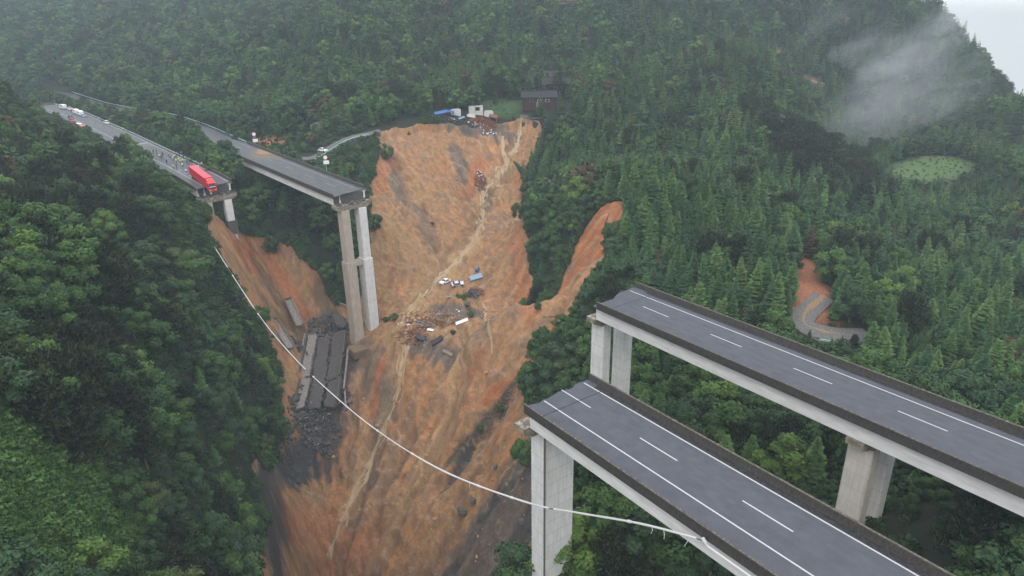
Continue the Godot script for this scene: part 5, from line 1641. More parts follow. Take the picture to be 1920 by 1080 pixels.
func build_houses() -> void:
	house("long timber house with a dark tiled roof right above the stream at the slide's head", on(14.2, -333.0, 0.8), 0.02, 15.5, 7.0, 4.4, 2.0, M.wood_red, "timber houses at the slide's head", 3)
	house("timber house with a dark roof, middle one of the three behind the slide", on(23.0, -349.5, 0.6), 0.05, 12.5, 7.0, 4.2, 2.1, M.wood_red, "timber houses at the slide's head", 3)
	house("uppermost dark roofed timber house of the three behind the slide", on(18.0, -363.5, 0.4), 0.0, 13.5, 7.0, 4.6, 2.2, M.wood_wall, "timber houses at the slide's head", 3)
	house("reddish timber house in the clearing high above the valley", on(29.0, -512, 0.5), 0.1, 13.0, 7.0, 4.5, 2.2, M.brick_dull, "houses of the upper hamlet", 3)
	house("orange walled house beside the reddish one in the high clearing", on(44.0, -510, 0.5), -0.05, 9.0, 7.0, 4.5, 2.2, M.brick_red, "houses of the upper hamlet", 2)
	house("low shed with a wide dark roof below the high clearing", on(40.5, -489.0, 2.8), 0.0, 12.0, 5.5, 2.6, 1.3, M.wood_wall, "houses of the upper hamlet", 0)
	house("small hut alone among the conifers on the upper left hillside", on(-54, -521, 1.2), 0.0, 8.0, 6.0, 3.6, 1.8, M.brick_dull, "houses of the upper hamlet", 1)
	house("dark roofed house at the right edge of the upper hamlet", on(96, -497, 0.8), -0.2, 11.0, 7.0, 4.0, 2.0, M.wood_wall, "houses of the upper hamlet", 2)
	var o := thing("outhouse", "small white outhouse beside the middle timber house", "hut", on(11.5, -347.0, 0.2))
	put("wall", box_mesh(V(3.0, 3.2, 2.6), V(0, 1.2, 0)), M.white_wall, o)
	put("roof", box_mesh(V(3.6, 0.2, 3.2), V(0, 2.95, 0)), M.tile, o)
	put("door", box_mesh(V(0.9, 1.8, 0.06), V(0.5, 0.9, 1.32)), M.chassis, o)
	o = thing("blue_shelter", "small blue plastic shelter on the grassy bench of the right slope", "shelter", on(80.5, -308.5, 0))
	put("cover", box_mesh(V(2.6, 0.1, 2.0), V(0, 1.7, 0)), M.blue_sheet, o)
	for q in [[-1, -1], [1, -1], [1, 1], [-1, 1]]: put("leg", box_mesh(V(0.1, 1.7, 0.1), V(q[0] * 1.1, 0.8, q[1] * 0.8)), M.post, o)
	o = thing("yard_wall", "pale low wall of the yard in front of the long timber house", "wall", on(8.0, -326.6, 0))
	put("wall_face", box_mesh(V(6.0, 1.6, 0.4), V(0, 0.1, 0)), M.slab_pale, o)
	put("coping", box_mesh(V(6.2, 0.14, 0.6), V(0, 0.98, 0)), M.broken, o)
	o = thing("yard_slab", "grey concrete yard slab broken off at the stream's right", "slab", on(13.0, -325.6, 0.4))
	put("slab", box_mesh(V(8.0, 0.4, 3.0)), M.lane, o)
	put("broken_edge", chunk_mesh(V(7.0, 0.6, 0.8), 61), M.broken, o).position = V(0.2, -0.1, 1.6)


# -------------------------------------------------------------------- people
func body_mesh(bones: Array, paint: Callable, size: float) -> ArrayMesh:
	# one skin round the bones [from, to, radius, radius]: the field is meshed as surface nets
	var lo := V(-0.55, -0.05, -0.45)
	var nx := int(1.1 / size)
	var ny := int(1.95 / size)
	var nz := int(0.9 / size)
	var f := PackedFloat32Array()
	f.resize((nx + 1) * (ny + 1) * (nz + 1))
	for k in nz + 1:
		for j in ny + 1:
			for i in nx + 1:
				var p := lo + V(i, j, k) * size
				var d := 9.0
				for bn in bones:
					var a: Vector3 = bn[0]
					var ab: Vector3 = bn[1] - a
					var t := clampf((p - a).dot(ab) / maxf(ab.length_squared(), 1e-6), 0, 1)
					var e := p.distance_to(a + ab * t) - lerpf(bn[2], bn[3], t)
					var h := clampf(0.5 + 0.5 * (d - e) / 0.035, 0, 1)
					d = lerpf(d, e, h) - 0.035 * h * (1 - h)
				f[(k * (ny + 1) + j) * (nx + 1) + i] = d
	var sx := 1
	var sy := nx + 1
	var sz := (nx + 1) * (ny + 1)
	var id := {}
	var v := PackedVector3Array()
	var c := PackedColorArray()
	for k in nz:
		for j in ny:
			for i in nx:
				var o := k * sz + j * sy + i
				var sum := Vector3()
				var n := 0
				for e in [[0, 0, 0, 1, 0, 0], [0, 1, 0, 1, 1, 0], [0, 0, 1, 1, 0, 1], [0, 1, 1, 1, 1, 1], [0, 0, 0, 0, 1, 0], [1, 0, 0, 1, 1, 0], [0, 0, 1, 0, 1, 1], [1, 0, 1, 1, 1, 1], [0, 0, 0, 0, 0, 1], [1, 0, 0, 1, 0, 1], [0, 1, 0, 0, 1, 1], [1, 1, 0, 1, 1, 1]]:
					var a := f[o + e[0] + e[1] * sy + e[2] * sz]
					var b := f[o + e[3] + e[4] * sy + e[5] * sz]
					if (a < 0) != (b < 0):
						sum += V(e[0], e[1], e[2]).lerp(V(e[3], e[4], e[5]), a / (a - b))
						n += 1
				if n > 0:
					id[o] = v.size()
					var p := lo + (V(i, j, k) + sum / n) * size
					v.append(p)
					c.append(paint.call(p))
	var idx := PackedInt32Array()
	for o in id:
		for ax in [[sx, sy, sz], [sy, sz, sx], [sz, sx, sy]]:
			var a := f[o]
			if o + ax[0] >= f.size(): continue
			var b := f[o + ax[0]]
			if (a < 0) == (b < 0): continue
			var q := [o, o - ax[1], o - ax[1] - ax[2], o - ax[2]]
			if not (id.has(q[1]) and id.has(q[2]) and id.has(q[3])): continue
			if a < 0: q = [q[0], q[3], q[2], q[1]]
			idx.append_array(PackedInt32Array([id[q[0]], id[q[1]], id[q[2]], id[q[0]], id[q[2]], id[q[3]]]))
	return sheet(v, c, idx)


func build_people() -> void:
	var skin := Color(0.42, 0.25, 0.17)
	var hair := Color(0.015, 0.013, 0.012)
	# clothing: [top, bottom, words]
	var dress := [[Color(0.03, 0.035, 0.05), Color(0.025, 0.027, 0.035), "dark clothes"], [Color(0.62, 0.72, 0.06), Color(0.03, 0.035, 0.06), "a yellow-green vest"], [Color(0.66, 0.66, 0.66), Color(0.04, 0.045, 0.06), "a white shirt"], [Color(0.25, 0.36, 0.55), Color(0.05, 0.055, 0.08), "a light blue shirt"], [Color(0.62, 0.24, 0.14), Color(0.05, 0.05, 0.05), "an orange top"]]
	var poses := []
	for k in 3:
		var st: float = [0.0, 0.16, 0.06][k]      # stride
		var arm: float = [0.03, 0.16, 0.30][k]    # arm swing or reach
		var p := []
		p.append([V(0, 0.98, 0), V(0, 1.22, 0.01), 0.135, 0.145])
		p.append([V(0, 1.2, 0.01), V(0, 1.42, 0.0), 0.15, 0.12])
		p.append([V(-0.16, 1.42, 0), V(0.16, 1.42, 0), 0.075, 0.075])
		p.append([V(0, 1.45, 0), V(0, 1.56, 0.015), 0.055, 0.052])
		p.append([V(0, 1.63, 0.02), V(0, 1.69, 0.01), 0.088, 0.092])
		p.append([V(0, 1.615, 0.10), V(0, 1.635, 0.115), 0.018, 0.014])
		for s in [-1.0, 1.0]:
			p.append([V(s * 0.095, 0.95, 0), V(s * 0.11, 0.50, st * s * 0.7 + 0.02), 0.095, 0.062])
			p.append([V(s * 0.11, 0.50, st * s * 0.7 + 0.02), V(s * 0.115, 0.10, st * s * 1.2 - 0.03), 0.06, 0.043])
			p.append([V(s * 0.115, 0.06, st * s * 1.2 - 0.05), V(s * 0.125, 0.045, st * s * 1.2 + 0.15), 0.048, 0.04])
			var reach: float = arm * (-s if k < 2 else (1.0 if s > 0 else 0.1))
			p.append([V(s * 0.205, 1.41, 0), V(s * 0.255, 1.14, reach * 0.4), 0.058, 0.045])
			p.append([V(s * 0.255, 1.14, reach * 0.4), V(s * 0.25, 0.91, reach * 1.1 + 0.05), 0.043, 0.03])
			p.append([V(s * 0.25, 0.90, reach * 1.1 + 0.05), V(s * 0.245, 0.80, reach * 1.3 + 0.06), 0.036, 0.026])
			p.append([V(s * 0.24, 0.88, reach * 1.15 + 0.08), V(s * 0.225, 0.83, reach * 1.2 + 0.11), 0.014, 0.011])
		poses.append(p)
	var mat := surface("clothing and skin", Color.WHITE, 0.85)
	mat.vertex_color_use_as_albedo = true
	var made := {}
	# [s, across, clothing, pose, yaw]
	var list := [[294.6, 41.6, 0, 0, 0.4], [294.0, 42.6, 0, 1, 2.4], [287.4, 43.6, 0, 0, 4.0], [285.1, 42.1, 2, 1, 0.3], [282.7, 42.3, 0, 2, 0.8], [273.1, 42.2, 0, 1, 3.6], [286.1, 45.4, 4, 0, 1.2], [281.8, 45.1, 3, 1, 2.0], [277.4, 45.2, 2, 0, 5.1], [281.8, 46.8, 1, 2, 2.2], [285.3, 48.1, 3, 0, 0.2], [284.6, 48.9, 0, 2, 2.9], [285.6, 49.8, 4, 0, 4.4], [279.0, 49.2, 0, 1, 1.0], [276.5, 49.9, 0, 0, 3.3], [274.2, 46.5, 1, 1, 0.7], [271.8, 47.3, 2, 0, 4.8], [264.4, 45.7, 2, 1, 0.5], [263.6, 42.5, 1, 1, 2.6], [264.0, 43.6, 0, 2, 1.9], [253.9, 44.6, 2, 0, 0.3], [261.6, 51.6, 2, 2, 3.9], [265.8, 50.6, 4, 0, 5.5], [257.8, 49.6, 2, 0, 1.4], [273.0, 45.4, 1, 0, 3.0], [271.0, 46.3, 1, 2, 1.3], [280.6, 46.0, 1, 0, 5.0], [354.8, 40.0, 1, 1, 0.1], [283.6, 47.4, 0, 0, 2.2], [268.0, 48.0, 0, 1, 1.1]]
	var order := {}
	for p in list:
		if not order.has(p[2]): order[p[2]] = []
		order[p[2]].append(p)
	var nth := ["nearest", "second nearest", "third nearest", "fourth nearest", "fifth nearest", "sixth nearest", "seventh nearest", "eighth nearest", "ninth nearest", "tenth nearest", "eleventh nearest", "twelfth nearest"]
	for cl in order:
		var l: Array = order[cl]
		l.sort_custom(func(a: Array, b: Array) -> bool: return absf(a[0] - 240.0) < absf(b[0] - 240.0))
		for i in l.size():
			var p: Array = l[i]
			var key := "%d %d" % [p[2], p[3]]
			if not made.has(key):
				var d: Array = dress[p[2]]
				made[key] = body_mesh(poses[p[3]], func(q: Vector3) -> Color:
					if q.y > 1.54: return hair if q.y > 1.68 or q.z < -0.02 else skin
					if q.y < 0.09: return Color(0.02, 0.02, 0.02)
					if absf(q.x) > 0.19 and q.y < 0.93: return skin
					return d[0] if q.y > 0.96 else d[1], 0.036)
			var words: String = dress[p[2]][2]
			var o := thing("person", "person in %s, %s of those to the red lorry" % [words, nth[i]], "person", at_road(p[0], p[1], 0.07), "people standing on the closed carriageway")
			o.rotation.y = p[4]
			put("body", made[key], mat, o)


# -------------------------------------------------------------------- hanging duct and signs
func build_cable() -> void:
	var o := thing("hanging_duct", "long torn white cable duct sagging across the gully between the two broken ends", "cable", Vector3.ZERO)
	var pts := [V(-116.4, 96.3, -231.4), V(-114.2, 95.6, -228.5), V(-101.9, 90.6, -212.2), V(-90, 85.7, -196.5), V(-75.5, 78.4, -177.4), V(-64.8, 74.3, -163.2), V(-51.7, 72.2, -146), V(-35.3, 73.0, -124.4), V(-25, 75.0, -110.7), V(-15.2, 78.0, -97.9), V(-7.2, 82.0, -87.2), V(2.4, 88.0, -74.6), V(7.5, 92.2, -67.9), V(13.7, 97.5, -59.7), V(18.6, 101.1, -53.1)]
	var path: Array = []
	for i in pts.size() - 1:
		for k in 6: path.append((pts[i] as Vector3).cubic_interpolate(pts[i + 1], pts[maxi(i - 1, 0)], pts[mini(i + 2, pts.size() - 1)], k / 6.0))
	path.append(pts[-1])
	for s in [32.0, 28.0, 20.0, 10.0, 0.0, -20.0, -40.0]: path.append(at_road(s, 46.1, -0.75))
	var r := RandomNumberGenerator.new()
	r.seed = 15
	var radii: Array = []
	for q in path: radii.append(0.065)
	var b := MB.new()
	b.tube(path, radii, 6)
	put("inner_cable", b.done(), M.cable_dark, o)
	# lengths of white duct still on it, with gaps where it is stripped
	var i := 2
	while i < path.size() - 2:
		var n := r.randi_range(3, 9)
		var e := mini(i + n, path.size() - 1)
		var seg: Array = []
		var sr: Array = []
		for k in range(i, e + 1):
			seg.append(path[k] + V(0, 0.05, 0))
			sr.append((0.085 if k < 54 else 0.115) + r.randf() * 0.035)
		if seg.size() > 1:
			b = MB.new()
			b.tube(seg, sr, 7)
			put("duct_length", b.done(), M.cable, o)
			b = MB.new()
			b.tube([seg[0] - (seg[1] - seg[0]).normalized() * 0.25, seg[0] + (seg[1] - seg[0]).normalized() * 0.25], [0.19, 0.19], 8)
			put("collar", b.done(), M.cable, o)
		i = e + (1 if r.randf() < 0.42 else 0)
	b = MB.new()
	for k in 8:
		var q: Vector3 = path[r.randi_range(24, 84)]
		var d := r.randf_range(0.5, 1.3)
		b.tube([q, q + V(0.1, -d * 0.5, 0.08), q + V(r.randf_range(-0.2, 0.2), -d, 0.1)], [0.05, 0.045, 0.03], 4)
	tag(put("loose_straps", b.done(), M.cable, o), "", "", "", "stuff")


func build_signs() -> void:
	var specs := [["round white sign on a purple wrapped post at the left bridge's far end", at_road(288.0, 78.4, 0.0), 1], ["round white sign over a white plate behind the left bridge's parapet", at_road(230.0, 85.4, 0.0), 0]]
	for s in specs:
		var o := thing("road_sign", s[0], "sign", s[1], "speed signs by the left bridge")
		o.rotation.y = 0.35
		var b := MB.new()
		b.tube([V(0, -4.5, 0), V(0, 5.0, 0)], [0.09, 0.08], 8)
		put("post", b.done(), M.post, o)
		b = MB.new()
		b.tube([V(0, 4.6, 0.1), V(0, 4.6, 0.14)], [0.8, 0.8], 24)
		var disc := put("sign_disc", b.done(), M.sign_white, o)
		b = MB.new()
		for k in 24:
			var a0 := TAU * k / 24
			var a1 := TAU * (k + 1) / 24
			var p0 := V(cos(a0), sin(a0), 0)
			var p1 := V(cos(a1), sin(a1), 0)
			var c := V(0, 4.6, 0.148)
			b.quad(c + p0 * 0.62, c + p0 * 0.79, c + p1 * 0.79, c + p1 * 0.62, Vector3.BACK)
		put("red_ring", b.done(), M.sign_red, disc)
		put("plate", box_mesh(V(1.9, 1.25, 0.05), V(0.15, 2.1 if s[2] == 1 else 2.9, 0.12)), M.sign_white, o)
		if s[2] == 1: put("wrapping", box_mesh(V(1.1, 1.1, 0.3), V(0, 3.25, 0.05)), M.sign_purple, o)
	var d := thing("lane_digger", "small orange machine beside the soil slip at the left bridge's far end", "machine", on(-102.0, -291.5, 0.2))
	put("cabin", box_mesh(V(1.4, 1.5, 1.4), V(0, 1.5, 0)), M.orange_paint, d)
	put("window", box_mesh(V(1.0, 0.7, 0.04), V(0, 1.75, 0.72)), M.glass, d)
	put("track", box_mesh(V(0.4, 0.6, 2.2), V(-0.7, 0.3, 0)), M.chassis, d)
	put("track", box_mesh(V(0.4, 0.6, 2.2), V(0.7, 0.3, 0)), M.chassis, d)
	var arm := MB.new()
	arm.tube([V(0.5, 1.4, 0.4), V(0.9, 2.9, 1.3), V(1.2, 1.4, 2.4)], [0.14, 0.13, 0.1], 6)
	put("digging_arm", arm.done(), M.orange_paint, d)


# -------------------------------------------------------------------- trees
class Leaves:
	var v := PackedVector3Array()
	var n := PackedVector3Array()
	var c := PackedColorArray()
	var idx := PackedInt32Array()
	func blade(p: Vector3, a: Vector3, b: Vector3, nn: Vector3, col: Color) -> void:   # a pointed four-cornered leaf cluster
		var o := v.size()
		v.append(p - a)
		v.append(p + b)
		v.append(p + a)
		v.append(p - b)
		for k in 4:
			n.append(nn)
			c.append(col)
		idx.append_array(PackedInt32Array([o, o + 1, o + 2, o, o + 2, o + 3]))
	func needle(p: Vector3, tip: Vector3, side: Vector3, nn: Vector3, col: Color) -> void:
		var o := v.size()
		v.append(p - side)
		v.append(p + side)
		v.append(tip)
		for k in 3:
			n.append(nn)
			c.append(col)
		idx.append_array(PackedInt32Array([o, o + 1, o + 2]))
	func done() -> ArrayMesh:
		var a := []
		a.resize(Mesh.ARRAY_MAX)
		a[Mesh.ARRAY_VERTEX] = v
		a[Mesh.ARRAY_NORMAL] = n
		a[Mesh.ARRAY_COLOR] = c
		a[Mesh.ARRAY_INDEX] = idx
		var m := ArrayMesh.new()
		m.add_surface_from_arrays(Mesh.PRIMITIVE_TRIANGLES, a)
		return m


func rdir(r: RandomNumberGenerator) -> Vector3:
	return V(r.randfn(), r.randfn(), r.randfn()).normalized()


func broadleaf_crown(sd: int, count: int, size: float) -> ArrayMesh:
	# crown of width about 2 and height about 2 above y = 0.55, made of lobes of leaf clusters
	var r := RandomNumberGenerator.new()
	r.seed = sd
	var lv := Leaves.new()
	var lobes: Array = []
	var n := r.randi_range(9, 13)
	for i in n:
		var a := TAU * i * 0.618 + r.randf() * 0.8
		var t := float(i) / (n - 1)
		var rad := sin(lerpf(0.5, PI * 0.97, t)) * r.randf_range(0.45, 0.85)
		lobes.append([V(cos(a) * rad, lerpf(0.75, 2.25, t) + r.randf_range(-0.15, 0.15), sin(a) * rad), r.randf_range(0.30, 0.52) * lerpf(1.1, 0.8, t), r.randf_range(0.82, 1.18)])
	for i in count:
		var lobe: Array = lobes[r.randi() % n]
		var d := rdir(r)
		if d.y < -0.35: d.y = -d.y
		d = d.normalized()
		var bump := 1.0 + 0.22 * sin(d.x * 9.0 + sd) * sin(d.z * 8.0 + d.y * 7.0)
		var p: Vector3 = lobe[0] + d * float(lobe[1]) * bump * (0.72 + 0.36 * r.randf())
		var nn := (d + rdir(r) * 0.75).normalized()
		var a := nn.cross(rdir(r)).normalized()
		var b := nn.cross(a)
		var s := size * r.randf_range(0.6, 1.35)
		var k: float = float(lobe[2]) * r.randf_range(0.55, 1.5)
		var young := 0.16 if r.randf() < 0.14 else 0.0
		lv.blade(p, a * s, b * s * 0.62, (nn * 0.6 + d * 0.4).normalized(), Color((1.0 + young) * k, k * (1.0 + young), (1.0 - young) * k))
	return lv.done()


func conifer_crown(sd: int, whorls: int, steps: int) -> ArrayMesh:
	# height 1, narrow; whorls of drooping branches that lift at the tips
	var r := RandomNumberGenerator.new()
	r.seed = sd
	var lv := Leaves.new()
	var slim := r.randf_range(0.145, 0.185)
	for w in whorls:
		var t := pow((w + r.randf() * 0.6) / whorls, 0.9)
		var y := lerpf(0.13, 0.985, t)
		var l := slim * pow(1.0 - t, 0.72) * r.randf_range(0.8, 1.15) + 0.012
		var nb := 7 if t < 0.8 else 5
		var a0 := r.randf() * TAU
		for k in nb:
			var a := a0 + TAU * k / nb + r.randf_range(-0.25, 0.25)
			var out := V(cos(a), 0, sin(a))
			var side := V(-sin(a), 0, cos(a))
			var ll := l * r.randf_range(0.75, 1.15)
			var tone := r.randf_range(0.6, 1.4)
			for q in steps:
				var f := (q + 0.65) / steps
				var p := V(0, y, 0) + out * ll * f + Vector3.UP * (-0.35 * ll * f + 0.42 * ll * f * f)
				var wd := (0.5 - 0.28 * f) * ll * 0.9 + 0.006
				var up := (Vector3.UP + out * 0.5 + rdir(r) * 0.5).normalized()
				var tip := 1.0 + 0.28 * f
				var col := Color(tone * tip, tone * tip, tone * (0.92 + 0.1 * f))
				for s in [-1.0, 1.0]:
					var c: Vector3 = p + side * s * wd * 0.55 + Vector3.UP * r.randf_range(-0.006, 0.008)
					var ax: Vector3 = (out * 0.8 + side * s * 0.75 + Vector3.UP * r.randf_range(-0.25, 0.3)).normalized() * (wd * 0.75 + 0.006)
					var bx: Vector3 = up.cross(ax).normalized() * (ll * 0.3 / sqrt(steps) + 0.007)
					lv.blade(c, ax, bx, (up * 0.65 + out * 0.35).normalized(), col)
	# leader shoot
	for k in 10:
		var d := (Vector3.UP * 1.4 + rdir(r)).normalized()
		lv.blade(V(0, 0.975 + r.randf() * 0.02, 0) + d * 0.01, d * 0.02, d.cross(Vector3.RIGHT).normalized() * 0.007, d, Color(1.15, 1.2, 1.0))
	return lv.done()


func pine_crown(sd: int, clumps: int, per: int) -> ArrayMesh:
	# loose tiers of soft needle clumps, crown about 2 wide from y = 0.6 to 2.5
	var r := RandomNumberGenerator.new()
	r.seed = sd
	var lv := Leaves.new()
	for i in clumps:
		var t := r.randf()
		var rad := (0.95 - 0.62 * t) * sqrt(r.randf()) * 1.05
		var a := r.randf() * TAU
		var base := V(cos(a) * rad, lerpf(0.65, 2.45, t) + 0.16 * rad, sin(a) * rad)
		var tone := r.randf_range(0.75, 1.2)
		for k in per:
			var d := (rdir(r) + V(cos(a) * 0.5, 0.75, sin(a) * 0.5)).normalized()
			var p := base + rdir(r) * V(0.16, 0.07, 0.16) * 1.2
			var kk := tone * r.randf_range(0.65, 1.35)
			lv.needle(p, p + d * r.randf_range(0.12, 0.22), d.cross(rdir(r)).normalized() * 0.026, d, Color(kk, kk, kk))
	return lv.done()


func trunk_mesh(h: float, r0: float, sd: int, limbs: bool) -> ArrayMesh:
	var r := RandomNumberGenerator.new()
	r.seed = sd
	var b := MB.new()
	var top := V(r.randf_range(-0.05, 0.05), h, r.randf_range(-0.05, 0.05))
	b.tube([V(0, -0.15, 0), V(0, 0.05, 0), top * 0.5 + V(0.02, 0, 0.01), top], [r0 * 1.5, r0, r0 * 0.65, r0 * 0.2], 6)
	if limbs:
		for k in 6:
			var a := TAU * k / 6 + r.randf()
			var y := h * r.randf_range(0.35, 0.75)
			b.tube([V(0, y, 0), V(cos(a) * 0.25, y + 0.25, sin(a) * 0.25), V(cos(a) * 0.6, y + 0.6, sin(a) * 0.6)], [r0 * 0.45, r0 * 0.3, r0 * 0.12], 5)
	return b.done()


func leaf_material(called: String, c: Color) -> StandardMaterial3D:
	var m := surface(called, c.linear_to_srgb(), 0.75)
	m.vertex_color_use_as_albedo = true
	m.cull_mode = BaseMaterial3D.CULL_DISABLED
	m.metallic_specular = 0.3
	m.backlight_enabled = true
	m.backlight = Color(0.22, 0.3, 0.12)
	return m


func in_view(p: Vector3, margin := 0.0) -> bool:
	var d := p - eye
	var c := cos(deg_to_rad(22.1))
	var s := sin(deg_to_rad(22.1))
	var depth := -d.z * c - d.y * s
	if depth < 5.0: return false
	var h := (d.y * c - d.z * s) / depth
	return absf(d.x / depth) < 0.75 + margin and h < 0.43 + margin and h > -0.43 - margin


func zone_words(x: float, z: float) -> String:
	if x < -45 and z > -175: return "on the steep near left slope"
	if x < -85 and z > -235: return "on the left slope below the red lorry"
	if x < -85 and z > -345: return "beside the left carriageways"
	if x < -90: return "on the misty far left hillside"
	if x < -45 and z > -300: return "under and behind the left bridge"
	if x < 60 and z < -330: return "on the hillside above the slide's head"
	if x < 30 and z < -165: return "on the spur right of the slide"
	if z > -130: return "in the hollow under the two right decks"
	if z > -240: return "on the slope behind the farther right deck"
	if z < -420: return "on the cloudy ridge at the upper right"
	return "on the right hillside below the cloud"


func name_trees(marked: Array) -> void:
	# each single tree is told from its like by the landmark it stands nearest to
	var marks := [["the red lorry", V(-104, 0, -232)], ["the people on the carriageway", V(-122, 0, -258)], ["the left bridge's far end", V(-104, 0, -285)], ["the tall columns", V(-50, 0, -204)], ["the left bridge's middle", V(-76, 0, -240)], ["the fallen asphalt slabs", V(-60, 0, -192)], ["the loose girder pieces", V(-74, 0, -205)], ["the dark slurry flow", V(-65, 0, -158)], ["the near left meadow", V(-63, 0, -73)],
		["the broad white pier", V(6, 0, -80)], ["the nearest deck", V(25, 0, -52)], ["the farther deck's pale columns", V(20, 0, -116)], ["the farther deck's brown pier", V(49, 0, -77)], ["the farther deck's middle", V(38, 0, -92)], ["the hill road's bend", V(72, 0, -146)], ["the orange road cut", V(78, 0, -170)], ["the terraced field", V(182, 0, -293)], ["the orange slip's top", V(36, 0, -214)], ["the orange slip's foot", V(8, 0, -164)], ["the debris shelf", V(-24, 0, -208)], ["the spur's steep face", V(6, 0, -225)],
		["the long timber house", V(14, 0, -333)], ["the wrecked yard", V(-16, 0, -322)], ["the mountain lane", V(-72, 0, -290)], ["the blue shelter", V(80, 0, -308)], ["the hanging duct's lowest part", V(-55, 0, -150)], ["the duct's left end", V(-100, 0, -210)], ["the dark pine clump", V(128, 0, -285)]]
	var sets := {}
	for m in marked:
		var best: Array = marks[0]
		for k in marks:
			if m[2].distance_squared_to(V(k[1].x, m[2].y, k[1].z)) < m[2].distance_squared_to(V(best[1].x, m[2].y, best[1].z)): best = k
		var q: Vector3 = best[1]
		var depth: float = Vector2(m[2].x, m[2].z).length() - Vector2(q.x, q.z).length()
		var across: float = (m[2].x - q.x * m[2].z / minf(q.z, -1.0))
		var where := "beyond" if depth > absf(across) else ("in front of" if -depth > absf(across) else ("right of" if across > 0.0 else "left of"))
		var words: String = "%s %s %s" % [m[1], where, best[0]]
		if not sets.has(words): sets[words] = []
		sets[words].append([m, m[2].distance_to(V(q.x, m[2].y, q.z))])
	var nth := ["nearest to it", "second nearest", "third nearest", "fourth nearest", "fifth nearest", "sixth nearest", "seventh nearest", "eighth nearest"]
	for words in sets:
		var l: Array = sets[words]
		l.sort_custom(func(a: Array, b: Array) -> bool: return a[1] < b[1])
		for i in l.size():
			var m: Array = l[i][0]
			tag(m[0], words if l.size() == 1 else "%s, %s" % [words, nth[i] if i < nth.size() else "farther off"], "tree", m[3])


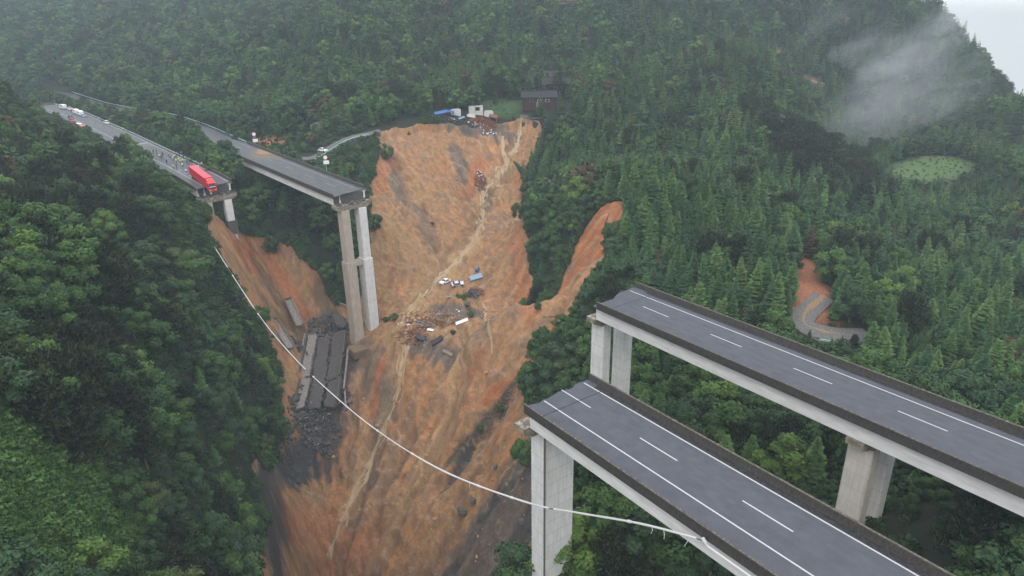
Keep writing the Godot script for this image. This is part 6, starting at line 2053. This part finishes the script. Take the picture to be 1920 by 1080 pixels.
func build_forest() -> void:
	# crowns: a few of each kind, shared
	var crowns := {"conifer": [], "broadleaf": [], "pine": []}
	var simple := {"conifer": [], "broadleaf": [], "pine": []}
	var trunks := {"conifer": [], "broadleaf": [], "pine": []}
	for k in 5:
		crowns.conifer.append(conifer_crown(900 + k, 22, 4))
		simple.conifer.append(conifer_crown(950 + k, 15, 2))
		trunks.conifer.append(trunk_mesh(0.97, 0.012, 970 + k, false))
	for k in 6:
		crowns.broadleaf.append(broadleaf_crown(1000 + k, 4600, 0.068))
		simple.broadleaf.append(broadleaf_crown(1050 + k, 1300, 0.118))
		trunks.broadleaf.append(trunk_mesh(1.9, 0.075, 1070 + k, true))
	for k in 3:
		crowns.pine.append(pine_crown(1100 + k, 150, 26))
		simple.pine.append(pine_crown(1150 + k, 90, 16))
		trunks.pine.append(trunk_mesh(2.3, 0.06, 1170 + k, true))
	var tones := {
		"conifer": [Color(0.039, 0.090, 0.028), Color(0.060, 0.125, 0.034), Color(0.036, 0.085, 0.036), Color(0.084, 0.152, 0.040)],
		"broadleaf": [Color(0.035, 0.075, 0.020), Color(0.054, 0.108, 0.024), Color(0.034, 0.070, 0.028), Color(0.088, 0.155, 0.029)],
		"pine": [Color(0.035, 0.055, 0.021), Color(0.044, 0.065, 0.023), Color(0.029, 0.047, 0.020), Color(0.039, 0.062, 0.023)],
	}
	var tone_words := {"conifer": ["dark green", "mid green", "bluish green", "pale green"], "broadleaf": ["dark green", "mid green", "bluish green", "bright yellow-green"], "pine": ["dull green", "brownish green", "dark dull green", "soft green"]}
	var leaf := {}
	for kind in tones:
		leaf[kind] = []
		for k in 4: leaf[kind].append(leaf_material("%s leaves %d" % [kind, k], tones[kind][k]))
	# roads and clearings that stay free
	var lanes := [[[Vector2(-104, -285), Vector2(-82, -279), Vector2(-76, -285), Vector2(-52, -304), Vector2(-42, -311)], 3.6], [[Vector2(78, -157), Vector2(70, -149), Vector2(69, -145.5), Vector2(76, -142.5), Vector2(84, -144)], 3.4],
		[[Vector2(5, -335), Vector2(24, -333)], 7.5], [[Vector2(17, -349), Vector2(30, -349)], 5.5], [[Vector2(12, -363), Vector2(25, -363)], 5.5], [[Vector2(-33, -317), Vector2(-6, -325)], 6.0], [[Vector2(-33, -315), Vector2(-6, -322)], 6.0], [[Vector2(24, -512), Vector2(48, -509)], 6.5], [[Vector2(30, -500), Vector2(62, -497)], 5.0], [[Vector2(33, -488), Vector2(48, -488)], 4.5], [[Vector2(-92, -222), Vector2(-84, -228)], 2.0], [[Vector2(18, -330), Vector2(22, -318)], 3.0]]
	var d_line: Array = []
	for s in range(228, 535, 12): d_line.append(Vector2(at_road(s, centre(ST_D, s)).x, at_road(s, centre(ST_D, s)).z))
	var c_line: Array = []
	for s in range(290, 555, 12): c_line.append(Vector2(at_road(s, centre(ST_C, s)).x, at_road(s, centre(ST_C, s)).z))
	var decks := []
	for q in [[ST_A, -60.0, 86.0], [ST_B, -60.0, 65.0], [ST_C, 195.0, 296.0], [ST_D, 229.0, 254.0]]:
		var l: Array = []
		for k in 16:
			var s: float = lerpf(q[1], q[2], k / 15.0)
			var p := at_road(s, centre(q[0], s))
			l.append(p)
		decks.append(l)
	var all: Array = []
	var r := RandomNumberGenerator.new()
	r.seed = 2024
	var pick := FastNoiseLite.new()
	pick.seed = 99
	pick.frequency = 0.022
	var step := 3.3
	var nx := int(1180 / step)
	var nz := int(880 / step)
	for j in nz:
		for i in nx:
			var x := -720.0 + (i + r.randf()) * step
			var z := -900.0 + (j + r.randf()) * step
			var dist := Vector2(x, z).length()
			var chance := r.randf()
			var size := r.randf()
			var sel := r.randf()
			if z > -28.0 or absf(x) > -z * 1.2 + 30.0: continue
			if dist < 34.0: continue
			if x > 260.0 and z < -560.0 + (x - 260.0) * 0.4: continue
			if dist > 420.0 and chance > 0.62: continue
			var y := land(x, z)
			var p := V(x, y, z)
			if not in_view(p + V(0, 6, 0), 0.36 if dist < 320.0 else 0.16): continue
			if sd_slide(x, z) < 0.6: continue
			var p2 := Vector2(x, z)
			if x > 60 and x < 95 and z < -140 and z > -190 and poly_sd(cut_poly, p2) < 0.5: continue
			var herb := herb_amount(x, z)
			if herb > 0.35 and (chance > 0.05 or x > 150.0): continue
			var skip := false
			for l in lanes:
				if path_dist(l[0], p2) < l[1]:
					skip = true
					break
			if skip: continue
			var dd := path_dist(d_line, p2) if x < -80 else 99.0
			var dc := path_dist(c_line, p2) if x < -90 else 99.0
			if dd < 7.4 or dc < 7.4: continue
			# what grows where
			var pn := pick.get_noise_2d(x, z)
			var conifer := 0.75
			var pine := 0.04
			if x < -45 and z > -215:
				conifer = 0.03
				pine = 0.24
			elif x < -45 and z > -335 and z < -200:
				conifer = 0.3
				pine = 0.1
			elif x < -130:
				conifer = 0.3
				pine = 0.1
			elif z < -330 and x < 80:
				conifer = 0.72
			elif dist < 150:
				conifer = 0.15
			elif x < 30 and z > -260:
				conifer = 0.18
			else:
				conifer = 0.85
			if x > 60 and absf(x - 128) < 26 and absf(z + 285) < 32:
				pine = 0.85
				conifer = 0.15
			conifer = clampf(conifer + pn * 0.5, 0.0, 1.0)
			pine = clampf(pine - pn * 0.25, 0.0, 0.9)
			var kind := "pine" if sel < pine else ("conifer" if sel < pine + conifer * (1.0 - pine) else "broadleaf")
			if kind != "conifer" and chance < 0.34 and dist < 420: continue
			var h := lerpf(6.2, 13.0, size * size * 0.5 + size * 0.5)
			if kind == "broadleaf": h = lerpf(5.5, 10.5, size)
			if kind == "pine": h = lerpf(8.0, 12.5, size)
			if dist > 420: h *= 1.15
			# low growth in the strip between the carriageways and on the lane's bank
			var ss := p2.dot(Vector2(ALONG.x, ALONG.z))
			var left_of_d: bool = x < -80 and p2.dot(Vector2(ACROSS.x, ACROSS.z)) < centre(ST_D, clampf(ss, 231.0, 539.0))
			if left_of_d:
				if ss > 255.0 and dd > 13.0 and dd < 62.0: h = minf(h, 6.0)
				if ss > 300.0 and ss <= 328.0 and dd < 42.0: h = minf(h, 4.2)
				elif ss > 328.0 and ss < 448.0 and dd < 42.0: h = minf(h, 2.6 + size * 1.2)
				elif ss > 256.0 and dd < 14.0: h = 9.5 if size > 0.62 and ss < 306.0 else 4.5 + size * 4.0
			elif dd < 18.0 and dc < 30.0 and x < -100: h *= 0.55
			elif dd < 10.0: h *= 0.8
			if sd_slide(x, z) < 4.0: h *= 0.8
			if x > -80 and x < -50 and z > -302 and z < -262:
				h *= 0.42
				if kind != "broadleaf": kind = "broadleaf"
			if x > -120 and x < -75 and z > -310 and z < -268: h *= 0.55
			for l in decks:
				for q in l:
					if Vector2(q.x - x, q.z - z).length() < 8.6 and y + h > q.y - 3.2:
						h = minf(h, q.y - 3.4 - y)
			if x > 60 and x < 79 and z > -146 and z < -122: h = minf(h, 3.5)
			if x > 148 and x < 208 and z > -284 and z < -250: h = minf(h, 4.5)
			if x < -70 and z < -178 and z > -232:
				if seg_dist(p2, Vector2(-114, -228), Vector2(-76, -178)) < 10.0: h = minf(h, 4.5)
			if x > 42 and x < 64 and z < -68 and z > -94: h = minf(h, 3.6)
			var bare := false
			for ct in [[-322.0, -554.0, 10.0, 6.0], [198.0, -460.0, 7.0, 5.0], [181.0, -479.0, 4.0, 6.0], [107.0, -360.0, 3.0, 7.0], [106.0, -350.0, 3.0, 6.0], [155.0, -282.0, 4.5, 6.0], [-104.0, -301.0, 7.0, 5.0]]:
				if absf(x - ct[0]) < ct[2] and absf(z - ct[1]) < ct[3]: bare = true
				elif absf(x - ct[0] * (1.0 - 9.0 / absf(ct[1]))) < ct[2] and z > ct[1] and z < ct[1] + 16.0: h *= 0.4
			if bare: continue
			if h < 2.2: continue
			all.append([kind, p - V(0, 0.25, 0), h, dist, h / p.distance_to(eye), r.randf() * TAU, r.randi(), pn])
	# the ones that show largest stand as single trees
	var singles := {}
	var rest := {}
	all.sort_custom(func(a: Array, b: Array) -> bool: return a[4] > b[4])
	var most := {"conifer": 270, "broadleaf": 270, "pine": 110}
	var count := {"conifer": 0, "broadleaf": 0, "pine": 0}
	var protos := {}
	var marked: Array = []
	for t in all:
		var kind: String = t[0]
		var q: int = t[6]
		var variant: int = q % (crowns[kind] as Array).size()
		var tone := (q / 7) % 4
		if kind == "broadleaf" and tone == 3 and (q / 31) % 3 != 0: tone = (q / 97) % 3
		var unit := 1.0 if kind == "conifer" else (1.0 / 2.55)
		var sc := float(t[2]) * unit
		var wide := sc * lerpf(0.88, 1.18, float((q / 13) % 100) / 100.0)
		if kind == "conifer": wide = sc * lerpf(0.95, 1.4, float((q / 13) % 100) / 100.0)
		if kind == "broadleaf": wide = sc * lerpf(1.0, 1.45, float((q / 13) % 100) / 100.0)
		var bas := Basis(Vector3.UP, t[5]).scaled(V(wide, sc, wide))
		bas = Basis(V(sin(t[5]), 0, cos(t[5])), 0.02 + 0.09 * float((q / 41) % 100) / 100.0) * bas
		if count[kind] < most[kind] and in_view(t[1] + V(0, t[2] * 0.6, 0), -0.01):
			count[kind] += 1
			var key := "%s %d %d" % [kind, variant, tone]
			var o: Node3D
			if protos.has(key):
				o = (protos[key] as Node3D).duplicate()
			else:
				o = Node3D.new()
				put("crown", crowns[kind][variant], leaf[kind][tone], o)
				put("trunk", trunks[kind][variant], M.bark, o)
				protos[key] = o
			o.name = numbered({"conifer": "fir_tree", "broadleaf": "broadleaf_tree", "pine": "pine_tree"}[kind])
			o.transform = Transform3D(bas, t[1])
			add_child(o)
			var tall := "tall" if t[2] > {"conifer": 11.5, "broadleaf": 8.6, "pine": 10.5}[kind] else ("low" if t[2] < {"conifer": 9.2, "broadleaf": 6.4, "pine": 8.6}[kind] else "middle-sized")
			var words: String = "%s %s %s %s" % [tall, tone_words[kind][tone], {"conifer": "pointed fir", "broadleaf": "leafy tree", "pine": "soft-needled pine"}[kind], zone_words(t[1].x, t[1].z)]
			marked.append([o, words.split(" on ")[0].split(" under ")[0].split(" in the ")[0].split(" below ")[0].split(" beside ")[0], t[1], {"conifer": "firs", "broadleaf": "leafy trees", "pine": "pines"}[kind] + " " + zone_words(t[1].x, t[1].z)])
		else:
			var far: bool = t[3] > 235.0
			var key := "%s %d %d" % [kind, variant, 1 if far else 0]
			if not rest.has(key): rest[key] = [kind, variant, far, [], []]
			rest[key][3].append(Transform3D(bas, t[1]))
			var tc: Color = tones[kind][tone]
			var k: float = 0.9 + 0.2 * float((q / 17) % 100) / 100.0 + 0.25 * float(t[7])
			if q % 53 == 0: tc = Color(0.085, 0.058, 0.03)
			elif q % 29 == 0: tc = Color(0.075, 0.105, 0.03)
			rest[key][4].append(Color(tc.r * k, tc.g * k, tc.b * k))
	name_trees(marked)
	var base := {}
	for kind in tones: base[kind] = leaf_material("%s leaves" % kind, Color.WHITE)
	for key in rest:
		var e: Array = rest[key]
		var words: String = {"conifer": "fir forest", "broadleaf": "leafy woodland", "pine": "pine wood"}[e[0]]
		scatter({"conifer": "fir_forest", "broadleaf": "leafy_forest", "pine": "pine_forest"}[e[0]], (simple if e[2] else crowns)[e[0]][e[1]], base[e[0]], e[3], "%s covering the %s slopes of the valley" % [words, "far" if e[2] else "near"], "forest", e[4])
		scatter("forest_trunks", trunks[e[0]][e[1]], M.bark, e[3], "trunks of the %s on the %s slopes" % [words, "far" if e[2] else "near"], "trunks")
	print("trees ", all.size(), " singles ", count)
	# undergrowth: low leafy clumps between the trees, on the meadows and along the slide's rim
	var tuft := broadleaf_crown(1300, 260, 0.2)
	var where: Array = []
	var tints: Array = []
	for k in 26000:
		var a := r.randf_range(-0.74, 0.74)
		var dist := 60.0 + 330.0 * sqrt(r.randf())
		var x := a * dist
		var z := -dist
		var tint := r.randf()
		var s := r.randf_range(0.45, 1.0)
		if sd_slide(x, z) < 0.9: continue
		if x > 60 and x < 95 and z < -140 and z > -190 and poly_sd(cut_poly, Vector2(x, z)) < 0.8: continue
		if not in_view(V(x, land(x, z), z), 0.1): continue
		var skip := false
		for l in lanes:
			if path_dist(l[0], Vector2(x, z)) < float(l[1]) - 0.6: skip = true
		if skip or (x < -80 and (path_dist(d_line, Vector2(x, z)) < 6.9 or path_dist(c_line, Vector2(x, z)) < 6.9)): continue
		var herb := herb_amount(x, z)
		if herb > 0.3: s *= 0.5
		where.append(Transform3D(Basis(Vector3.UP, r.randf() * TAU).scaled(V(s * 1.3, s * 0.6, s * 1.3)), V(x, land(x, z) - 0.35 * s, z)))
		tints.append(Color(0.022, 0.047, 0.017).lerp(Color(0.04, 0.078, 0.023), tint) if herb < 0.3 else Color(0.05, 0.105, 0.027).lerp(Color(0.10, 0.18, 0.05), tint))
	for k in 15000:
		var x := r.randf_range(-0.74, 0.74)
		var dist := 60.0 + 150.0 * sqrt(r.randf())
		x *= dist
		var z := -dist
		var s := r.randf_range(0.6, 1.5)
		if sd_slide(x, z) < 1.2 or herb_amount(x, z) > 0.3 or (x > 60 and x < 95 and z < -138 and z > -190): continue
		where.append(Transform3D(Basis(Vector3.UP, r.randf() * TAU).scaled(V(s * 1.2, s * 0.8, s * 1.2)), V(x, land(x, z) - 0.4 * s, z)))
		tints.append(Color(0.018, 0.042, 0.015).lerp(Color(0.042, 0.085, 0.024), r.randf()))
	for k in 26000:
		var x := r.randf_range(-98.0, 42.0)
		var z := r.randf_range(-330.0, -100.0)
		var s := r.randf_range(0.7, 1.5)
		var sd := sd_slide(x, z)
		if sd < 0.2 or sd > 3.5: continue
		if path_dist(lanes[0][0], Vector2(x, z)) < 3.0 or z < -312: continue
		where.append(Transform3D(Basis(Vector3.UP, r.randf() * TAU).scaled(V(s * 1.1, s, s * 1.1)), V(x, land(x, z) - 0.6 * s, z)))
		tints.append(Color(0.022, 0.050, 0.016).lerp(Color(0.055, 0.10, 0.026), r.randf()))
	for k in 2600:
		var x := -63.0 + r.randfn() * 6.0
		var z := -74.0 + r.randfn() * 9.0
		var g := herb_amount(x, z)
		var s := r.randf_range(0.25, 0.75)
		if g < 0.15: continue
		if cell.get_noise_2d(x * 1.5, z * 1.5) > 0.15: s *= 1.9
		where.append(Transform3D(Basis(Vector3.UP, r.randf() * TAU).scaled(V(s, s * 0.8, s)), V(x, land(x, z) - 0.35 * s, z)))
		tints.append(Color(0.040, 0.086, 0.021).lerp(Color(0.075, 0.142, 0.031), r.randf()))
	print("tufts ", where.size())
	scatter("undergrowth", tuft, base.broadleaf, where, "low shrubs and ferns between the trees and on the clearings", "undergrowth", tints)
	# single bushes on the bare slide
	for q in [["small green bush growing alone at the left of the slide's middle", V(-30.8, 0, -257), 1.1], ["low bush at the right foot of the tall columns", V(-42.5, 0, -208), 1.5], ["uprooted dark bush lying right of the tall columns' foot", V(-39.5, 0, -207.5), 1.6], ["dark bush at the lower right of the debris shelf", V(-13.5, 0, -201), 1.3], ["small bush under the right end of the shelf's timber", V(-18.8, 0, -194.5), 1.1], ["bush at the slide's lower bank below the dark track", V(-58, 0, -132), 1.0], ["bush clinging under the orange spur's edge", V(-3.5, 0, -163), 1.7], ["second bush under the orange spur's edge, lower down", V(-9.5, 0, -161.5), 1.3]]:
		var o := thing("bush", q[0], "bush", on(q[1].x, q[1].z, -0.4), "bushes left on the slide")
		var cr := put("foliage", simple.broadleaf[int(q[2] * 10) % 6], leaf.broadleaf[int(q[2] * 10) % 3], o)
		cr.scale = V(q[2], q[2] * 0.6, q[2])
		var stems := MB.new()
		for k in 4: stems.tube([V(0, 0, 0), V(cos(k * 1.6) * 0.4, 0.8, sin(k * 1.6) * 0.4) * float(q[2])], [0.06, 0.03], 5)
		put("stem", stems.done(), M.bark, o)
	var gp := thing("grass_patch", "bright green tuft of sod carried down onto the debris shelf", "grass", on(-16.9, -217.4, -0.3))
	var gl := Leaves.new()
	var gr := RandomNumberGenerator.new()
	gr.seed = 61
	for k in 900:
		var q := Vector2.from_angle(gr.randf() * TAU) * sqrt(gr.randf())
		var p := V(q.x * 2.6, 0, q.y * 1.7)
		p.y = surf(p.x - 16.9, p.z - 217.4) - gp.position.y
		var d := (Vector3.UP + rdir(gr) * 0.5).normalized()
		gl.needle(p, p + d * gr.randf_range(0.25, 0.6), d.cross(rdir(gr)).normalized() * 0.07, d, Color(1, 1, 1) * gr.randf_range(0.8, 1.2))
	put("blades", gl.done(), leaf_material("sod grass", Color(0.085, 0.19, 0.03)), gp)
	# trees that slid or leaned over at the slide's rim
	for q in [["leafy tree toppled over the slide's left rim below the lane", V(-54.5, 0, -283), 1.15, 1.2], ["leafy tree leaning out over the slide beside the tall columns", V(-53, 0, -243), 0.8, 1.3], ["fir leaning over the slide's right rim below the timber house", V(7, 0, -295), 0.7, -1.4], ["leafy tree toppled down the spur's left face", V(6.5, 0, -240), 1.1, -1.3], ["leafy tree sliding down the spur's lower left face", V(7.5, 0, -205), 0.95, -1.5], ["uprooted tree lying at the head of the left orange slip", V(-88, 0, -227), 1.25, 0.3], ["leafy tree tilted over the fallen girders at the left bank", V(-79, 0, -190.5), 0.7, 1.4], ["leafy tree leaning over the dark slurry flow", V(-69, 0, -166), 0.65, 1.5], ["toppled tree beside the orange slip's upper right edge", V(34, 0, -201), 1.0, -0.8], ["leafy tree slumped at the slide's right foot by the white pier", V(4.5, 0, -139), 0.8, -1.5]]:
		var fir: bool = (q[0] as String).begins_with("fir")
		var o := thing("leaning_tree", q[0], "tree", on(q[1].x, q[1].z, -0.4), "trees tilted at the slide's rim")
		o.basis = (Basis(V(-sin(q[3]) * 0.3, 0, -signf(q[3])).normalized(), q[2])).scaled_local(Vector3(11, 9, 11) if fir else Vector3(3.2, 2.7, 3.2))
		put("crown", crowns.conifer[1] if fir else crowns.broadleaf[int(absf(q[1].x)) % 6], leaf.conifer[0] if fir else leaf.broadleaf[int(absf(q[1].z)) % 3], o)
		put("trunk", trunks.conifer[1] if fir else trunks.broadleaf[0], M.bark, o)
	# trunks without leaves along the spur's torn edge
	for q in [["bare leaning trunk at the foot of the spur right of the slide", V(9.5, 0, -166), V(2.0, 9.0, 1.0)], ["second bare trunk leaning over the orange slip", V(12.5, 0, -168.5), V(1.5, 8.0, -1.0)], ["fallen pale trunk lying along the orange slip", V(14, 0, -178), V(-5.5, 1.4, 4.0)], ["dark trunk hanging over the top of the orange slip", V(30, 0, -211), V(1.0, 5.0, 3.0)]]:
		var o := thing("bare_trunk", q[0], "tree", on(q[1].x, q[1].z, -0.3), "bare trunks at the torn edge")
		var b := MB.new()
		b.tube([Vector3.ZERO, q[2] * 0.5 + V(0.2, 0, 0), q[2]], [0.2, 0.15, 0.06], 6)
		put("trunk", b.done(), M.dead_wood, o)
		b = MB.new()
		for k in 6:
			var f := 0.4 + 0.1 * k
			b.tube([q[2] * f, q[2] * f + V(cos(k * 2.1), 0.4, sin(k * 2.1)) * 1.1], [0.06, 0.02], 4)
		put("branches", b.done(), M.dead_wood, o)


# -------------------------------------------------------------------- cloud
func build_mist() -> void:
	var r := RandomNumberGenerator.new()
	r.seed = 404
	var thin := FogMaterial.new()
	thin.resource_name = "thin low cloud"
	thin.albedo = Color(0.93, 0.95, 0.97)
	thin.density = 0.0025
	var wisp := FogMaterial.new()
	wisp.resource_name = "low cloud wisp"
	wisp.albedo = Color(0.93, 0.95, 0.97)
	wisp.density = 0.0036
	# plumes drifting up from the hollow: [from, to, breadth, wisps]
	var plumes := [[V(176, 96, -334), V(184, 126, -340), 17.0, 26], [V(184, 122, -338), V(236, 142, -366), 13.0, 26], [V(182, 124, -340), V(168, 146, -382), 13.0, 14], [V(200, 112, -336), V(228, 116, -346), 12.0, 12], [V(166, 112, -340), V(176, 126, -346), 9.0, 10], [V(224, 140, -370), V(262, 150, -420), 12.0, 16]]
	for q in plumes:
		for k in q[3]:
			var big: bool = k % 3 == 0
			var f := FogVolume.new()
			f.name = numbered("low_cloud")
			f.shape = RenderingServer.FOG_VOLUME_SHAPE_ELLIPSOID
			var s: float = q[2] * (r.randf_range(1.2, 2.2) if big else r.randf_range(0.45, 1.0))
			f.size = V(s * r.randf_range(1.3, 2.4), s * r.randf_range(0.35, 0.7), s * r.randf_range(0.7, 1.1))
			var t := r.randf()
			f.position = (q[0] as Vector3).lerp(q[1], t) + V(r.randfn() * 0.45, r.randfn() * 0.4, r.randfn() * 0.3) * float(q[2])
			f.rotation = V(0, r.randf_range(-0.5, 0.5), r.randf_range(0.1, 1.1))
			f.material = thin if big else wisp
			add_child(f)
			tag(f, "thin wisp of low cloud drifting over the right ridge", "cloud", "wisps of low cloud", "stuff")
